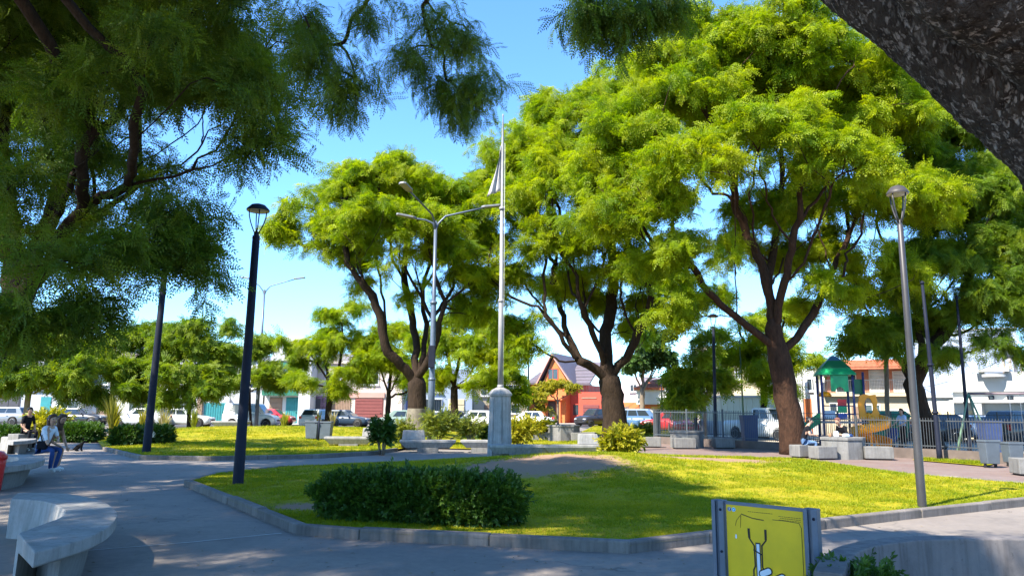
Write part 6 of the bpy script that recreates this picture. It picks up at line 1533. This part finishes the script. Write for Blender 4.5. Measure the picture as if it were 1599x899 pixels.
    if hair_len:
        rr = []
        for k in range(7):
            t = k/6; c = hp(-.040 - .05*t, 0, .02) - Vector((0, 0, 1))*(hair_len*t); w = .105*(1-.35*t)
            rr.append([c + sd*math.cos(a)*w*1.05 + look*math.sin(a)*w*.95 for a in [2*math.pi*j/10 for j in range(10)]])
        mb.loft(rr, 0, True)
    if bun: mb.lathe([(.0,-.05),(.035,-.04),(.05,0),(.035,.04),(0,.05)], 10, tuple(hp(-.10, 0, .09)))
    mb.build('hair', hair, body)
    return root
def sit(lean=.15, head=(.12, -.05), look=(1, 0, -.2), handL=(.35,.12,.62), handR=(.35,-.12,.62), elL=None, elR=None, seat=.47, foot=(.46, .42), knee=.48, spread=.11):
    J = {}
    pz = seat + .10
    J['pelvis'] = (0, 0, pz); J['spine'] = (lean*.45, 0, pz+.20); c = (lean*1.0, 0, pz+.40); J['chest'] = c
    J['neck'] = (c[0]+.04, 0, c[2]+.17); J['jaw'] = (c[0]+.07+head[0]*.4, head[1]*.4, c[2]+.235); J['brow'] = (c[0]+.07+head[0]*.8, head[1]*.8, c[2]+.32); J['crown'] = (c[0]+.05+head[0], head[1], c[2]+.40); J['look'] = look
    for s, k in (('L', 1), ('R', -1)):
        J['sh'+s] = (c[0]+.01, k*.165, c[2]+.08); h = handL if k > 0 else handR; e = elL if k > 0 else elR
        e = e or ((c[0]+h[0])/2 - .06, k*.24, min(c[2]-.16, (c[2]+h[2])/2 - .03)); J['el'+s] = e
        J['up'+s] = tuple(.55*a+.45*b for a, b in zip(J['sh'+s], e)); J['wr'+s] = h
        d = Vector(h) - Vector(e); d.normalize(); J['palm'+s] = tuple(Vector(h) + d*.07)
        J['hip'+s] = (.05, k*spread*.9, pz-.02); J['kn'+s] = (knee, k*spread*1.1, pz-.01); J['an'+s] = (foot[0 if k > 0 else 1], k*spread, .085); J['toe'+s] = (foot[0 if k > 0 else 1]+.17, k*spread*1.15, .045)
    return J
cloth = lambda n, c: paint('cloth_'+n, c, .9, .15, 14, spec=.15)
c_white, c_jean, c_black, c_shoe, c_tan, c_pale = cloth('white',(.68,.72,.78)), cloth('jeans',(.03,.065,.19)), cloth('black',(.010,.010,.013)), cloth('shoe',(.62,.62,.62)), cloth('tan',(.30,.17,.10)), cloth('paleblue',(.38,.48,.66))
# woman in white on the curved bench: looks to the right, chin on her hand
wp = G(60, 737)
J = sit(.20, (.06,-.04), (1,-.3,-.15), handL=(.44,.05,.76), handR=(.30,-.12,.93), elR=(.40,-.20,.66), foot=(.36,.44), seat=.46)
pw = person('woman in a white T-shirt and jeans on the curved bench, chin on her hand', (wp.x-.02, wp.y, 0), R_(-12), J, c_white, c_jean, c_shoe, M['skin'], M['hair_b'], .45, 1.0, .20)
bag = thing('shoulder_bag', 'small black bag worn across by the woman in white', 'bag', (wp.x, wp.y, 0), R_(-12))
MB().cbox((.22,-.20,.66),(.24,.10,.20),R_(10)).build('pouch', c_black, bag, bevel=.03); MB().tube([(.22,-.21,.74),(.10,-.165,.92),(.10,.02,1.12),(.08,.10,1.16)], .014, 6).build('strap', c_black, bag)
J = sit(.34, (.12,.02), (1,-.2,-.5), handL=(.62,.10,.58), handR=(.56,-.10,.62), foot=(.40,.50), seat=.46)
person('long-haired person leaning forward beside the woman in white', (wp.x-.24, wp.y+.40, 0), R_(-8), J, c_tan, c_tan, c_shoe, M['skin2'], M['hair_b'], .3, .2, .32)
mp_ = ground_at(42, 27)
J = sit(.12, (.04,-.03), (1,-.25,-.05), seat=.60, handL=(.30,.16,.72), handR=(.32,-.14,.74), foot=(.36,.40))
person('man in a black T-shirt sitting beyond the upper curved bench', (mp_.x, mp_.y, 0), R_(-25), J, c_black, c_black, c_shoe, M['skin2'], M['hair_k'], .6, 1.0, 0)
MB().box(-.3,.3,-.35,.35,-.03,.60).build('stone_stool', M['block'], None, (mp_.x-.05, mp_.y, 0), R_(-25), .02)
tag(bpy.data.objects['stone_stool'] if False else [o for o in bpy.data.objects if o.name.startswith('stone_stool') and o.type == 'MESH'][-1], 'block seat under the man in the black T-shirt', 'seat')
# at the occupied table
tc = G(1318, 716)
J = sit(.22, (.07,.0), (1,-.15,-.35), handL=(.46,.10,.78), handR=(.44,-.10,.80), seat=.46)
person('woman in a black top with dark hair sitting at the concrete table', (tc.x-1.32, tc.y+.34, 0), R_(-14), J, c_black, cloth('blue',(.10,.17,.30)), c_shoe, M['skin'], M['hair_k'], .08, 1.0, .10, True)
J = sit(.42, (.16,.0), (1,.0,-.7), handL=(.62,.14,.80), handR=(.60,-.14,.80), seat=.46)
s2 = thing('stone_stool', 'block seat behind the occupied table under the person bending over', 'seat', (tc.x+.75, tc.y+1.05, 0), 0, 'concrete block seats around the tables')
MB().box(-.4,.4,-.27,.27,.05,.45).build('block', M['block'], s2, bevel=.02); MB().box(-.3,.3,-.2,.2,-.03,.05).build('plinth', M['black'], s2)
person('person in dark clothes bending far over the concrete table', (tc.x+.72, tc.y+1.0, 0), R_(205), J, c_black, c_black, c_shoe, M['skin'], cloth('cap',(.16,.07,.06)), 2.2, 1.0, 0)
for k, (dx, dy, sz, mt, lb) in enumerate(((-.20,.05,(.16,.12,.20),c_white,'white paper bag on the occupied table'), (.05,-.15,(.22,.16,.12),cloth('paleb',(.5,.55,.6)),'pale crumpled bag on the occupied table'), (.30,.1,(.2,.14,.10),c_jean,'blue folded cloth on the occupied table'), (-.45,-.05,(.10,.10,.14),c_tan,'brown gourd cup on the occupied table'))):
    o = MB().loft([[(a*sz[0]*.45,b*sz[1]*.45,0) for a,b in ((-1,-1),(1,-1),(1,1),(-1,1))],[(a*sz[0]*.5,b*sz[1]*.5,sz[2]*.5) for a,b in ((-1,-1),(1,-1),(1,1),(-1,1))],[(a*sz[0]*.35,b*sz[1]*.3,sz[2]) for a,b in ((-1,-1),(1,-1),(1,1),(-1,1))]],0,False).build(('paper_bag','bag','folded_cloth','cup')[k], mt, None, (tc.x+dx, tc.y+dy, .742), .3*k, .02); tag(o, lb, ('bag','bag','cloth','cup')[k])
# standing person with a push-chair in the playground
def stand(hL=(.10,.26,.85), hR=(.10,-.26,.85), look=(1,0,-.1)):
    J = dict(pelvis=(0,0,.95), spine=(.01,0,1.14), chest=(.0,0,1.34), neck=(.01,0,1.50), jaw=(.04,0,1.565), brow=(.045,0,1.65), crown=(.03,0,1.73), look=look)
    for s, k in (('L',1),('R',-1)):
        h = hL if k > 0 else hR; J['sh'+s] = (0,k*.17,1.42); e = ((h[0])*.35-.03, k*.25, 1.14); J['el'+s] = e; J['up'+s] = tuple(.55*a+.45*b for a,b in zip(J['sh'+s], e)); J['wr'+s] = h
        d = (Vector(h)-Vector(e)).normalized(); J['palm'+s] = tuple(Vector(h)+d*.07); J['hip'+s] = (0,k*.09,.90); J['kn'+s] = (.03,k*.10,.50); J['an'+s] = (0,k*.10,.085); J['toe'+s] = (.17,k*.12,.045)
    return J
sp = ground_at(1408, 33.0)
person('person in a pale blue shirt standing behind a push-chair inside the fence', sp, R_(200), stand((.40,.18,1.02),(.40,-.18,1.02)), c_pale, c_black, c_shoe, M['skin2'], M['hair_k'], .6, 1.0, .12)
pc = thing('push_chair', 'dark push-chair with large wheels inside the fence', 'push-chair', (sp.x-.75, sp.y-.28, 0), R_(200))
for x in (-.35,.35):
    for y in (-.24,.24):
        w = MB().lathe([(.13,-.02),(.16,-.015),(.16,.015),(.13,.02)], 16).build('wheel', M['black'], pc, (x,y,.16)); w.rotation_euler[0] = R_(90)
MB().loft([[(.3,-.2,.35),(.3,.2,.35),(.3,.2,.5),(.3,-.2,.5)],[(-.1,-.22,.32),(-.1,.22,.32),(-.1,.22,.55),(-.1,-.22,.55)],[(-.35,-.2,.65),(-.35,.2,.65),(-.3,.2,.95),(-.3,-.2,.95)]],0,False).build('seat', c_jean, pc, bevel=.04)
for y in (-.24,.24):
    MB().tube([(.35,y,.16),(-.05,y,.5),(-.45,y,1.02)], .014, 6).build('frame', M['galv'], pc); MB().tube([(-.35,y,.16),(.05,y,.55)], .014, 6).build('strut', M['galv'], pc)
MB().tube([(-.45,-.24,1.02),(-.45,.24,1.02)], .016, 6).build('handle', M['black'], pc)
# black dog sitting on the path
dp = G(122, 704)
D = dict(pelvis=((-.16,0,.14),.105), belly=((-.02,0,.22),.095), chest=((.12,0,.28),.095), neck=((.19,0,.38),.060), head=((.23,0,.46),.062), muzzle=((.32,0,.44),.034), nose=((.36,0,.43),.022),
         tail1=((-.28,0,.06),.025), tail2=((-.42,.05,.04),.012))
E = [('pelvis','belly'),('belly','chest'),('chest','neck'),('neck','head'),('head','muzzle'),('muzzle','nose'),('pelvis','tail1'),('tail1','tail2')]
for s, k in (('L',1),('R',-1)):
    D['sh'+s] = ((.15,k*.07,.24),.045); D['ew'+s] = ((.13,k*.075,.13),.030); D['fw'+s] = ((.16,k*.075,.03),.024); D['fp'+s] = ((.21,k*.075,.02),.022); E += [('chest','sh'+s),('sh'+s,'ew'+s),('ew'+s,'fw'+s),('fw'+s,'fp'+s)]
    D['hk'+s] = ((.02,k*.11,.16),.060); D['ho'+s] = ((-.15,k*.12,.05),.026); D['hp'+s] = ((.02,k*.12,.022),.022); E += [('pelvis','hk'+s),('hk'+s,'ho'+s),('ho'+s,'hp'+s)]
fur = paint('fur_black', (.006,.006,.007), .9, .3, 20, spec=.1)
dm_ = skin_mesh('body', D, E, [fur], lambda a, b, t: 0)
dog = thing('dog', 'small black dog sitting on the path beside the box hedge', 'dog', dp, R_(15)); dog.scale = (.66,.66,.74); db = link('body', dm_, dog)
for k in (1, -1): MB().tube([(.20,k*.035,.50),(.19,k*.06,.58),(.20,k*.06,.66)], [.034,.026,.004], 6).build('ear', fur, db)
# scrap of paper on the box bush, litter specks
c = G(247, 694, .5); o = MB().add([(-.08,0,-.10),(.07,-.02,-.12),(.09,.03,.02),(-.02,0,.16),(-.06,.03,.03)], [(0,1,2),(0,2,4),(4,2,3)]).build('paper_scrap', M['white'], None, (G(240,697).x+.22, G(240,697).y-.58, .50)); tag(o, 'white paper scrap caught on the dark box bush', 'paper'); o.modifiers.new('t','SOLIDIFY').thickness = .003
lt = random.Random(5); tri = MB()
for k in range(520):
    p = G(lt.uniform(60, 1599), 718 + 180*lt.random()**1.3); 
    if inside(poly_main, np.array([p.x]), np.array([p.y]))[0]: continue
    a = lt.uniform(0, 6.28); s = lt.uniform(.010, .032)
    tri.add([(p.x+s*math.cos(a), p.y+s*math.sin(a), .006), (p.x+.4*s*math.cos(a+1.9), p.y+.4*s*math.sin(a+1.9), .012), (p.x-s*math.cos(a), p.y-s*math.sin(a), .007), (p.x+.4*s*math.cos(a-1.7), p.y+.4*s*math.sin(a-1.7), .009)], [(0,1,2,3)])
o = tri.build('fallen_leaves', paint('dry_leaf', (.20,.15,.07), .9, .6, 3)); tag(o, 'small dry leaves scattered on the plaza paving', 'leaves', kind='stuff')
